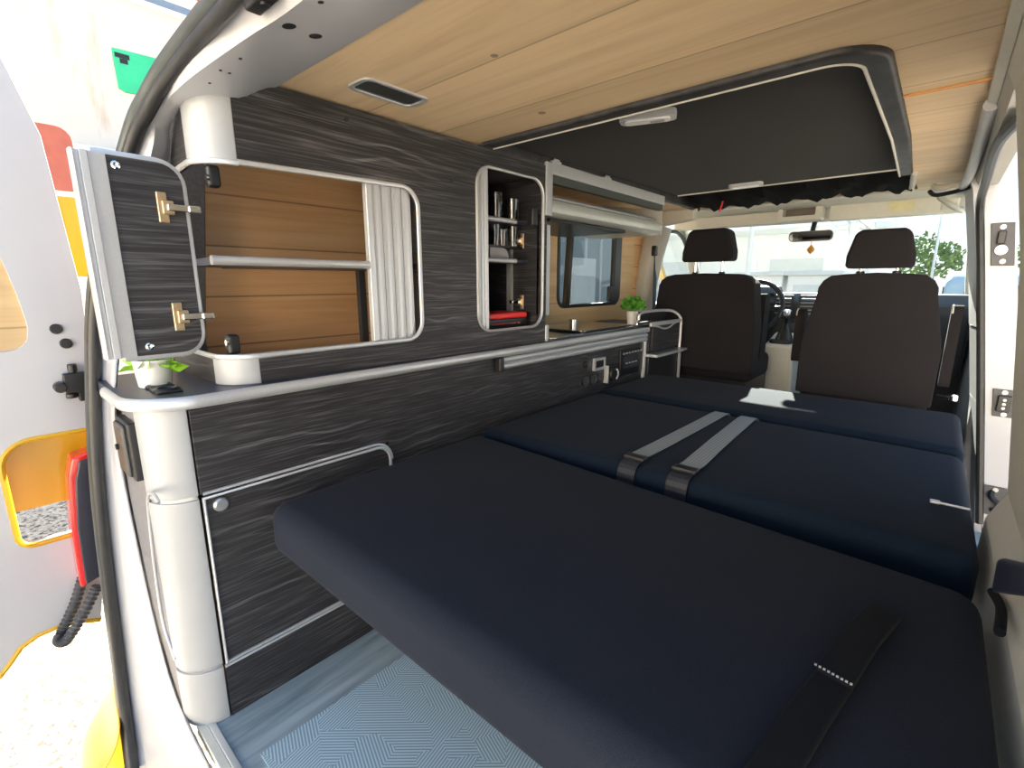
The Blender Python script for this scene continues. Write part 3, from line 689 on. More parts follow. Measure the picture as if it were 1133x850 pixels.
# ---- things in the tall cupboard
def tumbler(loc, r, h, label, grp=None):
    t = MB().lathe([(.001,0),(r*.78,0),(r,h),(r-.002,h),(r*.78-.003,.008),(.001,.008)], (0,0,0), 20).build('tumbler', TUMBL, smooth=True)
    t.location = loc; tag(t, label, 'glass', grp); return t
tumbler((-1.155,1.232,.2085), .024, .082, 'taller glass tumbler at the left of the upper cupboard shelf', 'tumblers in the narrow cupboard')
tumbler((-1.152,1.312,.2085), .026, .070, 'shorter glass tumbler at the right of the upper cupboard shelf', 'tumblers in the narrow cupboard')
tumbler((-1.17,1.243,.1245), .020, .068, 'left glass tumbler on the small tray below the upper cupboard shelf', 'tumblers in the narrow cupboard')
tumbler((-1.178,1.286,.1245), .019, .055, 'low middle glass tumbler on the small tray in the cupboard', 'tumblers in the narrow cupboard')
tumbler((-1.165,1.330,.1245), .020, .068, 'right glass tumbler on the small tray below the upper cupboard shelf', 'tumblers in the narrow cupboard')
bd = MB().plate([(1.205,.0785),(1.30,.0785),(1.30,.085)]+arc(1.268,.085,.032,0,90,6)+[(1.205,.117)], [], 'x', -1.165, -1.157).build('cutting_board', GREYP, bevel=.001)
tag(bd, 'small grey rounded board standing on the middle cupboard shelf', 'board')
rb = thing('storage_box', 'black box with a bright red lid at the bottom of the narrow cupboard', 'box', (-1.15,1.22,-.152))
MB().box((-1.22,1.115,-.152),(-1.098,1.335,-.118)).build('box_body', BLACK, rb, bevel=.006)
MB().box((-1.225,1.108,-.120),(-1.092,1.325,-.100)).build('lid', REDP, rb, bevel=.006)
MB().tube([(-1.088,1.13,-.137),(-1.08,1.16,-.137),(-1.08,1.25,-.137),(-1.088,1.28,-.137)], .004, 8).build('handle', CHROME, rb, smooth=True)

# ================================================================== OVERHEAD LOCKER
lk = thing('overhead_locker', 'long overhead locker with a pale rounded front and silver rail above the kitchen window', 'locker', (-1.2,1.85,.22))
MB().box((-1.07,1.406,.362),(CX,2.30,.402)).build('top_rail', SILVER, lk, bevel=.004)
MB().box((-1.075,1.406,.335),(-1.055,2.29,.362)).build('rail_channel', mat('green_grey_channel', (.05,.06,.055), .5), lk)
bo_ = [(-1.40,.262),(-1.10,.285),(-1.075,.287),(-1.058,.281),(-1.051,.262),(-1.056,.240),(-1.075,.226),(-1.11,.222),(-1.40,.225)]
MB().plate(bo_, [], 'y', 1.400, 2.285).build('rounded_front', mat('pale_green_grey_metal', (.50,.52,.49), .4, .35, .03), lk, bevel=.002)
MB().tube([(-1.08,1.41,.294),(-1.08,2.27,.294)], .008, 8).build('front_lip', SILVER_D, lk, smooth=True)
MB().box((-1.395,1.41,.31),(-1.38,2.28,.40)).build('back_board', WALLW, lk)
MB().box((-1.39,1.41,.395),(-1.07,2.29,.402)).build('top_board', WALLW, lk)
MB().plate([(-1.39,.225),(-1.055,.226),(-1.052,.27),(-1.06,.335),(-1.39,.395)], [], 'y', 2.285, 2.297).build('end_panel', CREAMD, lk)
MB().box((-1.38,1.41,.210),(-1.06,1.95,.222)).build('dark_soffit', BLACK, lk, bevel=.003)  # dark board along the locker underside

# ================================================================== KITCHEN
hb = thing('hob_unit', 'stainless hob and sink unit with dark glass lid set in the kitchen worktop', 'hob', (-1.2,1.75,WZ))
MB().plate(rrect(-1.385,1.44,-1.065,2.10,.03), [], 'z', WZ, WZ+.006).build('steel_tray', STEEL, hb, bevel=.003)
MB().plate(rrect(-1.375,1.66,-1.072,2.09,.025), [], 'z', WZ+.010, WZ+.016).build('glass_lid', DGLASS, hb, bevel=.001)
MB().lathe([(.001,0),(.028,0),(.030,.004),(.001,.004)], (-1.20,1.55,WZ+.006), 24).build('burner_cap', STEEL, hb, smooth=True)
cp_ = on(634,358,'x',-1.25)
st = thing('steel_cap', 'short stainless steel cup cap standing on the hob lid', 'cap', (cp_.x,cp_.y,WZ+.016))
MB().lathe([(.001,0),(.017,0),(.017,.018),(.019,.019),(.019,.027),(.016,.029),(.001,.029)], (cp_.x,cp_.y,WZ+.016), 24).build('cap_body', STEEL, st, smooth=True)
# plants
def plant(name, label, loc, r0, r1, h, leaves, lmat, spread, rise, size):
    t = thing(name, label, 'plant', loc)
    MB().lathe([(.001,0),(r0,0),(r0+.002,.002),(r1,h),(r1-.003,h),(r1-.006,h-.008),(.001,h-.008)], loc, 24).build('pot', POTW, t, smooth=True)
    MB().lathe([(.001,0),(r1-.006,0),(r1-.008,.003),(.001,.005)], (loc[0],loc[1],loc[2]+h-.012), 16).build('soil', SOIL, t)
    f = MB()
    for i in range(leaves):
        a = random.random()*6.283; el = random.uniform(.05,1.35); rr = spread*random.uniform(.55,1)
        c = Vector((loc[0],loc[1],loc[2]+h+rise))+Vector((math.cos(a)*math.cos(el)*rr, math.sin(a)*math.cos(el)*rr, math.sin(el)*rr*.9-.01))
        d = (c-Vector((loc[0],loc[1],loc[2]+h-.01))).normalized(); s = d.cross(Vector((random.uniform(-1,1),random.uniform(-1,1),random.uniform(-1,1)))).normalized(); up = s.cross(d)
        sz = size*random.uniform(.7,1.2)
        pts = [c-d*sz, c-d*sz*.3+s*sz*.55-up*sz*.1, c+d*sz*.4+s*sz*.45, c+d*sz-up*sz*.3, c+d*sz*.4-s*sz*.45, c-d*sz*.3-s*sz*.55-up*sz*.1, c+up*sz*.12]
        f.add([tuple(p) for p in pts], [(0,1,6),(1,2,6),(2,3,6),(3,4,6),(4,5,6),(5,0,6)])
    f.build('foliage', lmat, t)
    s_ = MB()
    for i in range(8):
        a = i*.8; s_.tube([(loc[0]+.004*math.cos(a),loc[1]+.004*math.sin(a),loc[2]+h-.012),(loc[0]+.6*spread*math.cos(a),loc[1]+.6*spread*math.sin(a),loc[2]+h+rise+.25*spread)], .0012, 5)
    s_.build('stems', lmat, t)
    return t
pp = on(699,359.5,'z',WZ)
plant('potted_plant', 'bushy green plant in a white pot on the kitchen worktop by the side window', (pp.x,pp.y,WZ), .021, .031, .068, 260, LEAF, .062, .022, .016)
plant('potted_plant', 'small plant in a white pot standing on the worktop behind the open cabinet door', (-1.195,.243,WZ), .027, .034, .056, 34, LEAFL, .040, -.008, .024)
# side unit beyond the kitchen
sd = thing('side_drawer_unit', 'small dark drawer unit with silver frame between the kitchen and the driver seat', 'drawer unit', (-1.08,2.35,-.5))
MB().box((-1.10,2.185,-.335),(-1.035,2.53,-.215)).build('drawer_box', DW, sd, bevel=.003)
dfr = MB().box((-1.035,2.20,-.328),(-1.024,2.515,-.205)).build('drawer', DW, sd, bevel=.002)
MB().tube(smooth_path([(-1.022,2.20,-.205),(-1.022,2.26,-.214),(-1.022,2.32,-.226),(-1.022,2.38,-.224),(-1.022,2.44,-.208),(-1.022,2.50,-.200)]), .0042, 8).build('wavy_grip', SILVER, dfr, smooth=True)
MB().box((-1.10,2.185,-.205),(-1.03,2.535,-.192)).build('top_board', WORK, sd, bevel=.002)
MB().box((-1.034,2.175,-.208),(-1.022,2.54,-.188)).build('top_edge', SILVER, sd, bevel=.003)
MB().tube(smooth_path([(-1.097,2.19,-.180),(-1.097,2.20,-.150),(-1.097,2.30,-.143),(-1.09,2.44,-.143),(-1.06,2.51,-.150),(-1.028,2.535,-.185),(-1.026,2.54,-.25),(-1.026,2.54,-.34)]), .0075, 8).build('frame_tube', SILVER, sd, smooth=True)
MB().box((-1.10,2.19,-.19),(-1.094,2.50,-.142)).build('gallery', BLACK, sd)
MB().box((-1.10,2.18,-.356),(-.985,2.55,-.342)).build('shelf', SILVER, sd, bevel=.003)
MB().box((-1.10,2.185,-.52),(-1.03,2.53,-.356)).build('base', BLACK, sd, bevel=.004)
MB().box((-1.03,2.54,-.52),(-1.018,2.552,-.345)).build('frame_leg', SILVER, sd)
MB().box((-1.062,2.158,-.50),(-1.040,2.178,-.24)).build('kitchen_end_profile', SILVER, bc, bevel=.003)
# sockets and controls on the kitchen front
def panel(name, label, cat, px0, py0, px1, py1, m=BLACK, t=.008):
    a = on(px0, py0, 'x', CX); b = on(px1, py1, 'x', CX)
    y0, y1 = sorted((a.y,b.y)); zc = (a.z+b.z)/2
    o = thing(name, label, cat, (CX, (y0+y1)/2, zc)); return o, y0, y1, min(a.z,b.z), max(a.z,b.z)
def pp_(px, py): p = on(px, py, 'x', CX); return p.y, p.z
o, y0, y1, za, zb_ = panel('usb_socket', 'small round black socket left of the silver framed switch', 'socket', 644, 407, 651, 400)
yc, zc = (y0+y1)/2, (za+zb_)/2
MB().lathe([(.001,0),(.014,0),(.014,.004),(.010,.007),(.001,.006)], (CX,yc,zc), 20, Matrix.Rotation(R(90),3,'Y')).build('bezel', BLACK, o, smooth=True)
MB().box((CX+.005,yc-.006,zc-.003),(CX+.008,yc+.006,zc+.003)).build('port', BLACK, o)
y0, z0 = pp_(656,409); y1, z1_ = pp_(667,396)
o = thing('rocker_switch', 'square black switch with silver frame on the kitchen front', 'switch', (CX,(y0+y1)/2,(z0+z1_)/2))
MB().plate(rrect(y0-.005,z0-.006,y1+.005,z1_+.006,.004), [rrect(y0+.004,z0+.005,y1-.004,z1_-.005,.003)], 'x', CX-.002, CX+.012).build('frame', SILVER, o, bevel=.001)
MB().box((CX,y0+.003,z0+.004),(CX+.009,y1-.003,z1_-.004)).build('rocker', BLACK, o, bevel=.003)
y0, z0 = pp_(641,427); y1, z1_ = pp_(661,414)
o = thing('twin_socket', 'black twin socket low on the kitchen front, left of the round dial', 'socket', (CX,(y0+y1)/2,(z0+z1_)/2))
MB().box((CX-.002,y0,z0),(CX+.007,y1,z1_)).build('plate', BLACK, o, bevel=.004)
for k in (.28,.72):
    MB().lathe([(.001,0),(.022,0),(.022,.003),(.017,.004),(.016,.001),(.001,.001)], (CX+.007,y0+(y1-y0)*k,(z0+z1_)/2), 20, Matrix.Rotation(R(90),3,'Y')).build('outlet', mat('dark_grey_socket', (.05,.05,.055), .4), o, smooth=True)
y0, z0 = pp_(669,423); y1, z1_ = pp_(681,402)
o = thing('dial_control', 'black dial control with white pointer and silver side on the kitchen front', 'control', (CX,(y0+y1)/2,(z0+z1_)/2))
MB().box((CX-.002,y0,z0),(CX+.018,y1,z1_)).build('body', BLACK, o, bevel=.003)
MB().box((CX-.002,y0-.008,z0-.002),(CX+.020,y0,z1_+.002)).build('silver_side', SILVER, o, bevel=.001)
yc, zc = (y0+y1)/2, (z0+z1_)/2-.004
MB().lathe([(.001,0),(.034,0),(.032,.008),(.001,.009)], (CX+.018,yc,zc), 24, Matrix.Rotation(R(90),3,'Y')).build('dial', BLACK, o, smooth=True)
MB().tube([(CX+.027,yc+.022*math.cos(R(a)),zc+.022*math.sin(R(a))) for a in range(-70,71,14)], .004, 6).build('pointer', WHITE, o, smooth=True)
y0, z0 = pp_(684,418); y1, z1_ = pp_(707,383)
o = thing('display_panel', 'black heater display panel at the right end of the kitchen front', 'control panel', (CX,(y0+y1)/2,(z0+z1_)/2))
z0, z1_ = -.42, -.298
MB().box((CX-.002,y0,z0),(CX+.008,y1,z1_)).build('bezel', BLACK, o, bevel=.004)
sc_ = MB().box((CX+.008,y0+.03,z0+.035),(CX+.010,y1-.02,z1_-.035)).build('screen', mat('dark_lcd', (.05,.055,.06), .15), o)
for i in range(7): MB().box((CX+.008,y0+.02+i*.028,z1_-.022),(CX+.0095,y0+.036+i*.028,z1_-.014)).build('button', GREYP, o)
for i in range(4): MB().box((CX+.010,y0+.045+i*.03,z0+.055),(CX+.011,y0+.065+i*.03,z0+.060)).build('readout', GREYL, sc_)

# ================================================================== BED
BZ = -.437
def pad(name, label, cat, quad, ztop, zbot, m, bev=.04, sag=0):
    """quad: (x,y) corners rear-left, rear-right, front-right, front-left; gently crowned"""
    b = MB(); nx, ny = 16, 10
    def q(a, c): 
        p = Vector(quad[0]).lerp(Vector(quad[1]), a); r = Vector(quad[3]).lerp(Vector(quad[2]), a); return p.lerp(r, c)
    top = {}; bot = {}
    for i in range(nx+1):
        for j in range(ny+1):
            p = q(i/nx, j/ny); e = min(1, 6*min(i/nx, 1-i/nx))*min(1, 6*min(j/ny, 1-j/ny))
            top[i,j] = b.bm.verts.new((p.x, p.y, ztop-.006+.006*e+sag*math.sin(i*1.7+j*.9)*e)); bot[i,j] = b.bm.verts.new((p.x, p.y, zbot))
    for i in range(nx):
        for j in range(ny):
            b.bm.faces.new((top[i,j],top[i+1,j],top[i+1,j+1],top[i,j+1])); b.bm.faces.new((bot[i,j],bot[i,j+1],bot[i+1,j+1],bot[i+1,j]))
    for i in range(nx):
        b.bm.faces.new((bot[i,0],bot[i+1,0],top[i+1,0],top[i,0])); b.bm.faces.new((top[i,ny],top[i+1,ny],bot[i+1,ny],bot[i,ny]))
    for j in range(ny):
        b.bm.faces.new((top[0,j],top[0,j+1],bot[0,j+1],bot[0,j])); b.bm.faces.new((bot[nx,j],bot[nx,j+1],top[nx,j+1],top[nx,j]))
    cx = sum(v[0] for v in quad)/4; cy = sum(v[1] for v in quad)/4
    t = thing(name, label, cat, (cx, cy, zbot))
    b.build('cover', m, t, bevel=bev, seg=6)
    return t
mt = pad('mattress', 'large navy black rear mattress with a warm grey rear side, nearest the camera', 'mattress', [(-.985,.352),(.108,.352),(.108,.925),(-1.0,.985)], BZ, -.558, FABM, .035, .0008)
md = pad('seat_cushion', 'middle navy black bed cushion crossed by two grey belts', 'cushion', [(-1.02,1.0),(.112,1.035),(.108,1.675),(-1.02,1.70)], BZ+.001, -.56, FAB, .032, .001)
fc = pad('seat_cushion', 'front navy black bed cushion behind the two cab seats', 'cushion', [(-1.02,1.725),(.108,1.70),(.108,2.20),(-1.02,2.20)], BZ+.006, -.53, FAB, .026, .0006)
# piping on mid cushion edges
MB().tube([(-1.0,1.700,BZ-.02),(.09,1.676,BZ-.02)], .004, 6).build('seam_piping', BLACKF, md, smooth=True)
MB().tube([(-1.0,1.728,BZ-.02),(.09,1.702,BZ-.02)], .004, 6).build('seam_piping', BLACKF, fc, smooth=True)
# zip pull
zp = MB().box((.045,1.235,BZ+.002),(.10,1.241,BZ+.006)).box((.04,1.231,BZ+.002),(.056,1.245,BZ+.007)).build('zip_pull', SILVER_D, md, bevel=.0015)
# belts over the middle cushion
def belt(x0, x1, w, label):
    t = thing('seat_belt_strap', label, 'belt', (x0, 1.0, BZ), 'grey belts over the middle cushion')
    def strip(pts, m, name, th=.0018):
        a = MB(); rows = []
        for (x, y, z) in pts: rows.append([(x-w/2, y, z), (x+w/2, y, z)])
        a.loft(rows); a.build(name, m, t, solid=th)
    ye = .999+(x0+1.02)*.031; yf = 1.70
    rr = .032
    pts = [(x0, ye-.003, -.50), (x0, ye-.003, BZ-rr)]+[(x0, ye+rr-(rr+.003)*math.cos(R(a)), BZ-rr+(rr+.004)*math.sin(R(a))) for a in (18,36,54,72)]
    k0 = pts[-1]
    strip(pts+[(x0, ye+.055, BZ+.006)], BELTB, 'black_loop', .0026)
    strip([(x0, ye+.045, BZ+.009), (x0, ye+.10, BZ+.006), ((x0+x1)/2, 1.33, BZ+.006), (x1, 1.62, BZ+.006), (x1, yf-.040, BZ+.003), (x1, yf-.014, BZ-.014), (x1, yf-.006, BZ-.05)], BELT, 'webbing')
    MB().box((x0-w/2-.004, ye+.035, BZ+.003),(x0+w/2+.004, ye+.062, BZ+.013)).build('slider', BLACK, t, bevel=.003)
belt(-.52, -.505, .046, 'left one of two grey belts laid over the middle bed cushion')
belt(-.395, -.418, .050, 'right one of two grey belts, with light lengthwise stripes, over the middle bed cushion')
# pull strap on the mattress
def ribbon(pts, w, th, m, name, parent):
    a = MB(); top = []; 
    for i, p in enumerate(pts):
        p = Vector(p); d = (Vector(pts[min(i+1,len(pts)-1)])-Vector(pts[max(i-1,0)])).normalized(); s = d.cross(Vector((0,0,1))).normalized()*w/2
        top.append((p-s, p+s))
    vs = []
    for l, r in top: vs.append([a.bm.verts.new(q) for q in (l, r, r+Vector((0,0,th)), l+Vector((0,0,th)))])
    for x, y in zip(vs, vs[1:]):
        for k in range(4): a.bm.faces.new((x[k], x[(k+1)%4], y[(k+1)%4], y[k]))
    a.bm.faces.new(list(reversed(vs[0]))); a.bm.faces.new(vs[-1])
    return a.build(name, m, parent, bevel=.004, seg=3)
s0 = Vector((.002,.752,BZ+.002)); s1 = Vector((-.032,.568,BZ+.003)); s2 = Vector((-.056,.41,BZ+.002)); s3 = Vector((-.064,.368,BZ-.004)); 
ribbon([s0, s0.lerp(s1,.5)+Vector((0,0,.010)), s1], .036, .013, BLACKF, 'pull_strap', mt)
e = ribbon([s1+Vector((.002,.012,-.002)), s1.lerp(s2,.5)+Vector((0,0,.004)), s2, s3], .036, .010, BLACKF, 'pull_strap', mt)
d = (s1-s0).normalized(); sd_ = d.cross(Vector((0,0,1))).normalized()*.018
st_ = MB()
for k in range(9):
    p = s1+sd_*(-1+2*k/8)*.95+Vector((0,0,.0145)); st_.box(tuple(p-Vector((.0012,.0012,0))), tuple(p+Vector((.0012,.0012,.0012))))
st_.build('stitching', SILVER, e)
# bench below
bn = thing('bench_base', 'dark bench base carrying the bed cushions', 'bench', (-.5,1.4,FZ))
MB().box((-.98,1.10,FZ+.001),(.08,2.15,-.565)).build('bench_box', VOID, bn, bevel=.005)
MB().box((-.97,.42,-.575),(.09,2.15,-.5605)).build('support_board', VOID, bn)
# floor mat
fm = MB().plate([(-.908,.262),(.14,.262),(.14,1.08),(-.905,1.08)], [], 'z', FZ, FZ+.004).build('floor_mat', MATP)
tag(fm, 'pale blue grey floor mat with hatched cube pattern under the bed', 'mat')

# ================================================================== ROOF HATCH BOARD
rm = MB()
ro = rrect(-1.045, 1.052, -.118, 2.40, [.02,.085,.02,.02]); ri = rrect(-1.03, 1.098, -.165, 2.36, [.02,.06,.02,.02])
# ring along the rear edge and the right edge only
path_o = [(-1.045,1.052)]+arc(-.118-.085,1.052+.085,.085,270,360,8)+[(-.118,1.75),(-.135,2.33)]
path_i = [(-1.03,1.092)]+arc(-.160-.06,1.092+.06,.06,270,360,8)+[(-.158,1.75),(-.172,2.34)]
rm.plate(path_o+list(reversed(path_i)), [], 'z', CZ-.012, CZ+.045)
rm.box((-1.079,1.062,CZ-.006),(-1.060,2.78,CZ+.079))
rimb = struct(rm.build('trim_roof_hatch', RIMR, bevel=.008, seg=3), 'black edging round the roof hatch opening')
struct(MB().tube([(u,v,CZ-.010) for u, v in path_i], .0035, 8).build('trim_roof_hatch_piping', CREAM, smooth=True), 'thin pale piping inside the roof hatch edging')
rb_ = thing('roof_bed_board', 'black carpeted roof bed board filling the roof hatch', 'board', (-.6,1.8,.41))
MB().hexa([(-1.045,1.06,.408),(-.14,1.06,.408),(-.16,2.42,.420),(-1.045,2.42,.420)],[(-1.045,1.06,.44),(-.14,1.06,.44),(-.16,2.42,.45),(-1.045,2.42,.45)]).build('board', BOARDF, rb_)
MB().tube([(-1.04,2.423,.420),(-.165,2.423,.420)], .005, 8).build('front_edge', CREAM, rb_, smooth=True)
# lamps
def lamp(name, label, c, ux, lw, ww, th, lens=True):
    t = thing(name, label, 'lamp', c)
    u = Vector(ux).normalized(); v = Vector((0,0,1)).cross(u)
    M_ = Matrix((u, v, Vector((0,0,1)))).transposed().to_4x4(); M_.translation = Vector(c)
    b = MB().plate(rrect(-lw/2,-ww/2,lw/2,ww/2,ww*.3), [], 'z', -th, 0); bmesh.ops.transform(b.bm, matrix=M_, verts=b.bm.verts)
    b.build('housing', GREYL, t, bevel=min(.006, th*.4))
    b = MB().plate(rrect(-lw*.40,-ww*.30,lw*.40,ww*.30,ww*.2), [], 'z', -th-.004, -th+.002); bmesh.ops.transform(b.bm, matrix=M_, verts=b.bm.verts)
    b.build('lens', LAMPP, t, bevel=.002)
    if lens:
        b = MB().box((lw*.05,-ww*.14,-th-.006),(lw*.30,ww*.14,-th-.003), M_); b.build('switch', GREYP, t, bevel=.002)
a = on(686,129,'z',.408); b = on(747,121,'z',.408)
lamp('ceiling_lamp', 'wide pale ceiling lamp on the black roof board, nearer the camera', ((a.x+b.x)/2,(a.y+b.y)/2+.005,.4085), b-a, .135, .052, .016)
lamp('ceiling_lamp', 'small narrow ceiling lamp near the front edge of the black roof board', (-.70,2.33,.4195), (1,.02,0), .135, .05, .012, False)
# canvas folds in the gap and roof shell above
cv = MB(); rows = []
for j, (y, z) in enumerate(((2.43,.450),(2.48,.425),(2.55,.404),(2.63,.394),(2.71,.390),(2.778,.392))):
    rows.append([Vector((-1.03+.88*i/40, y+.008*math.sin(i*1.3+j), z+.012*math.sin(i*.9+j*1.7)+.006*math.sin(i*2.3))) for i in range(41)])
cv.loft(rows)
tag(cv.build('roof_canvas', mat('black_canvas', (.008,.008,.009), .95, 0, .1, 40, 0, 0, .1), smooth=True, solid=.004), 'black folded roof canvas bunched between the roof board and the cab headliner', 'canvas')
struct(MB().box((-1.16,.47,.47),(.07,3.25,.50)).build('ceiling_roof_shell', BLACK), 'roof skin above the boards')
struct(MB().tube(smooth_path([(-1.07,2.785,CZ-.002),(-.60,2.785,CZ-.002),(-.20,2.775,CZ-.002),(-.155,2.70,CZ-.002),(-.140,2.50,CZ-.004),(-.130,2.33,CZ-.004)]), .010, 8).build('trim_hatch_front', CREAM, smooth=True), 'cream front edge of the roof hatch')
cd = on(800,218,'y',2.56); ce = on(796,234,'y',2.60)
rc = MB().tube(smooth_path([cd+Vector((0,0,.04)), cd, cd.lerp(ce,.5)+Vector((.004,0,0)), ce]), .0045, 8).build('roof_tether', CORDR, smooth=True)
tag(rc, 'short red cord hanging from the roof canvas above the driver seat', 'cord')
rc['kind'] = 'thing'
for y_ in (1.40, 1.74):
    MB().box((-1.062,y_,.400),(-1.046,y_+.05,.406)).box((-1.05,y_+.01,.404),(-1.046,y_+.04,.412)).build('clip', SILVER, lk, bevel=.0015)
# ceiling vent lamp near the cabinet
v0 = on(393,90,'z',CZ); v1 = on(467,112,'z',CZ); v2 = on(400,103,'z',CZ); v3 = on(455,97,'z',CZ)
cvn = thing('recessed_ceiling_lamp', 'dark recessed oblong lamp with silver rim in the pine ceiling near the upper cabinet', 'lamp', (-.928,.665,CZ))
b = MB().plate(rrect(-.965,.585,-.888,.745,.018), [rrect(-.957,.595,-.896,.735,.014)], 'z', CZ-.004, CZ+.003).build('rim', SILVER, cvn, bevel=.001)
MB().plate(rrect(-.958,.594,-.895,.736,.014), [], 'z', CZ-.0015, CZ+.003).build('dark_lens', mat('smoked_lens', (.03,.035,.033), .2), cvn)

# ================================================================== CAB SEATS
def seat(label, cx, y, wb, wt_, zbot, zsh, ztop, hw, hz0, hz1, lean=.0):
    t = thing('cab_seat', label, 'seat', (cx, y+.1, FZ))
    o = [(cx-wb/2, zbot), (cx+wb/2, zbot), (cx+wb/2+.002, zbot+.22), (cx+wt_/2, zsh-.05)]+[(cx+wt_/2-.075+.075*math.cos(R(a)), zsh-.035+.075*math.sin(R(a))) for a in (15,40,65)]+[(cx+wt_/2-.09, ztop-.002), (cx, ztop+.003), (cx-wt_/2+.09, ztop-.002)]+[(cx-wt_/2+.075+.075*math.cos(R(a)), zsh-.035+.075*math.sin(R(a))) for a in (115,140,165)]+[(cx-wt_/2, zsh-.05), (cx-wb/2-.002, zbot+.22)]
    MB().plate(o, [], 'y', y, y+.13).build('backrest', SEATF, t, bevel=.035, seg=6)
    ho = [(cx-hw/2, hz0), (cx+hw/2, hz0), (cx+hw/2, hz0+.05), (cx+hw*.40, hz1-.012), (cx+hw*.30, hz1), (cx-hw*.30, hz1), (cx-hw*.40, hz1-.012), (cx-hw/2, hz0+.05)]
    MB().plate(ho, [], 'y', y+.0, y+.105).build('headrest', SEATF, t, bevel=.026, seg=6)
    for s in (-1, 1):
        p = MB().cyl((cx+s*hw*.27, y+.055, ztop-.02), (cx+s*hw*.27, y+.055, hz0+.03), .006, 12).build('headrest_post', CHROME, t)
        MB().cyl((cx+s*hw*.27, y+.055, ztop-.012), (cx+s*hw*.27, y+.055, ztop+.010), .015, 14).build('collar', BLACK, p, bevel=.003)
    MB().box((cx-wb/2+.01, y+.05, zbot-.06), (cx+wb/2-.01, y+.42, zbot+.08)).build('seat_pad', SEATF, t, bevel=.04, seg=5)
    MB().box((cx-wb/2+.04, y+.08, FZ), (cx+wb/2-.04, y+.5, zbot-.05)).build('seat_box', BLACK, t, bevel=.01)
    return t
s1_ = seat('driver seat with charcoal cover and headrest, in front of the kitchen end', -.945, 2.60, .54, .50, -.46, .0, .045, .26, .108, .272)
s2_ = seat('passenger seat with charcoal cover and headrest, at the right in front of the bed', -.204, 2.44, .468, .395, -.48, -.005, .036, .222, .057, .208)
def armrest(parent, x, y, z0, z1, ln, w=.036):
    o = rrect(y, z0, y+ln, z1, [.02,.03,.05,.03])
    a = MB().plate(o, [], 'x', x-w/2, x+w/2).build('armrest', SEATF, parent, bevel=.010, seg=4)
    MB().tube([(x-w/2+.004, u-.002, v) for u, v in o if v > z0+.03 and u < y+.1], .0028, 6).build('piping', CREAM, a, smooth=True)
armrest(s1_, -.715, 2.80, -.42, -.058, .10, .055)
armrest(s2_, -.470, 2.53, -.36, -.118, .08)
armrest(s2_, .056, 2.48, -.40, -.085, .09, .034)
br_ = thing('belt_buckle_lever', 'chrome seat lever low beside the passenger seat on the right', 'lever', (.055,2.30,-.42))
p = on(1046,440,'y',2.30)
MB().cyl(p+Vector((-.02,.06,-.01)), p+Vector((.02,0,0)), .008, 12).lathe([(.001,0),(.014,0),(.014,.02),(.001,.022)], tuple(p+Vector((.02,0,-.008))), 14).build('lever_arm', CHROME, br_, bevel=.002)
# driver belt
db = thing('driver_seat_belt', 'black driver seat belt with guide on the left door pillar', 'seat belt', (-1.33,2.80,-.1))
MB().loft([[(-1.318,2.79,.17),(-1.318,2.83,.17)],[(-1.31,2.78,.0),(-1.31,2.82,.0)],[(-1.295,2.76,-.2),(-1.295,2.80,-.2)],[(-1.29,2.74,-.4),(-1.29,2.78,-.4)]]).build('webbing', BELTB, db, solid=.003)
MB().box((-1.335,2.775,.155),(-1.305,2.845,.215)).build('guide', BLACK, db, bevel=.008)
MB().box((-1.345,2.80,.20),(-1.325,2.835,.30)).build('height_slider', GREYL, db, bevel=.006)

# ================================================================== FRONT OF THE CAB
ds = thing('dashboard', 'dark blue grey dashboard with air vents across the cab', 'dashboard', (-.65,3.5,-.5))
MB().plate([(3.42,-.12),(3.50,-.062),(3.80,-.07),(3.80,-.5),(3.55,-.5),(3.46,-.36)], [], 'x', -1.36, .13).build('dash_body', DASH, ds, bevel=.012)
MB().plate([(3.43,-.07),(3.47,-.025),(3.62,-.02),(3.70,-.06),(3.5,-.10)], [], 'x', -1.14, -.80).build('instrument_hood', DASH, ds, bevel=.012)
for cxx in (-.735, -.60):
    f = MB().plate(rrect(cxx-.052,-.205,cxx+.052,-.075,.008), [rrect(cxx-.042,-.195,cxx+.042,-.085,.005)], 'y', 3.405, 3.44).build('air_vent', DASH, ds, bevel=.002)
    sl = MB()
    for k in range(5): sl.box((cxx-.042,3.412,-.190+k*.022),(cxx+.042,3.430,-.184+k*.022))
    sl.build('vent_slat', GREYP, f)
MB().box((-.79,3.40,-.40),(-.53,3.46,-.225)).build('centre_stack', BLACK, ds, bevel=.01)
MB().box((-.72,3.393,-.30),(-.60,3.405,-.245)).build('radio', DASH, ds, bevel=.003)
sw = thing('steering_wheel', 'dark steering wheel beside the driver seat', 'steering wheel', (-.90,3.30,-.16))
wm = Matrix.Translation((-.895,3.28,-.155)) @ Matrix.Rotation(R(62),4,'X')
ring = [wm @ Vector((.185*math.cos(2*math.pi*k/40), .185*math.sin(2*math.pi*k/40), 0)) for k in range(40)]
MB().tube(ring, .015, 10, True).build('rim', BLACK, sw, smooth=True)
hb_ = MB().lathe([(.001,-.03),(.06,-.025),(.065,0),(.04,.015),(.001,.018)], (0,0,0), 20); bmesh.ops.transform(hb_.bm, matrix=wm, verts=hb_.bm.verts); hb_.build('hub', BLACK, sw, smooth=True)
for a in (0, 180, 270):
    sp_ = MB().box((.04,-.018,-.012),(.18,.018,.002), Matrix.Rotation(R(a),4,'Z')); bmesh.ops.transform(sp_.bm, matrix=wm, verts=sp_.bm.verts); sp_.build('spoke', BLACK, sw, bevel=.004)
MB().cyl(wm @ Vector((0,0,-.02)), wm @ Vector((0,0,-.10)), .035, 14).build('column', BLACK, sw)
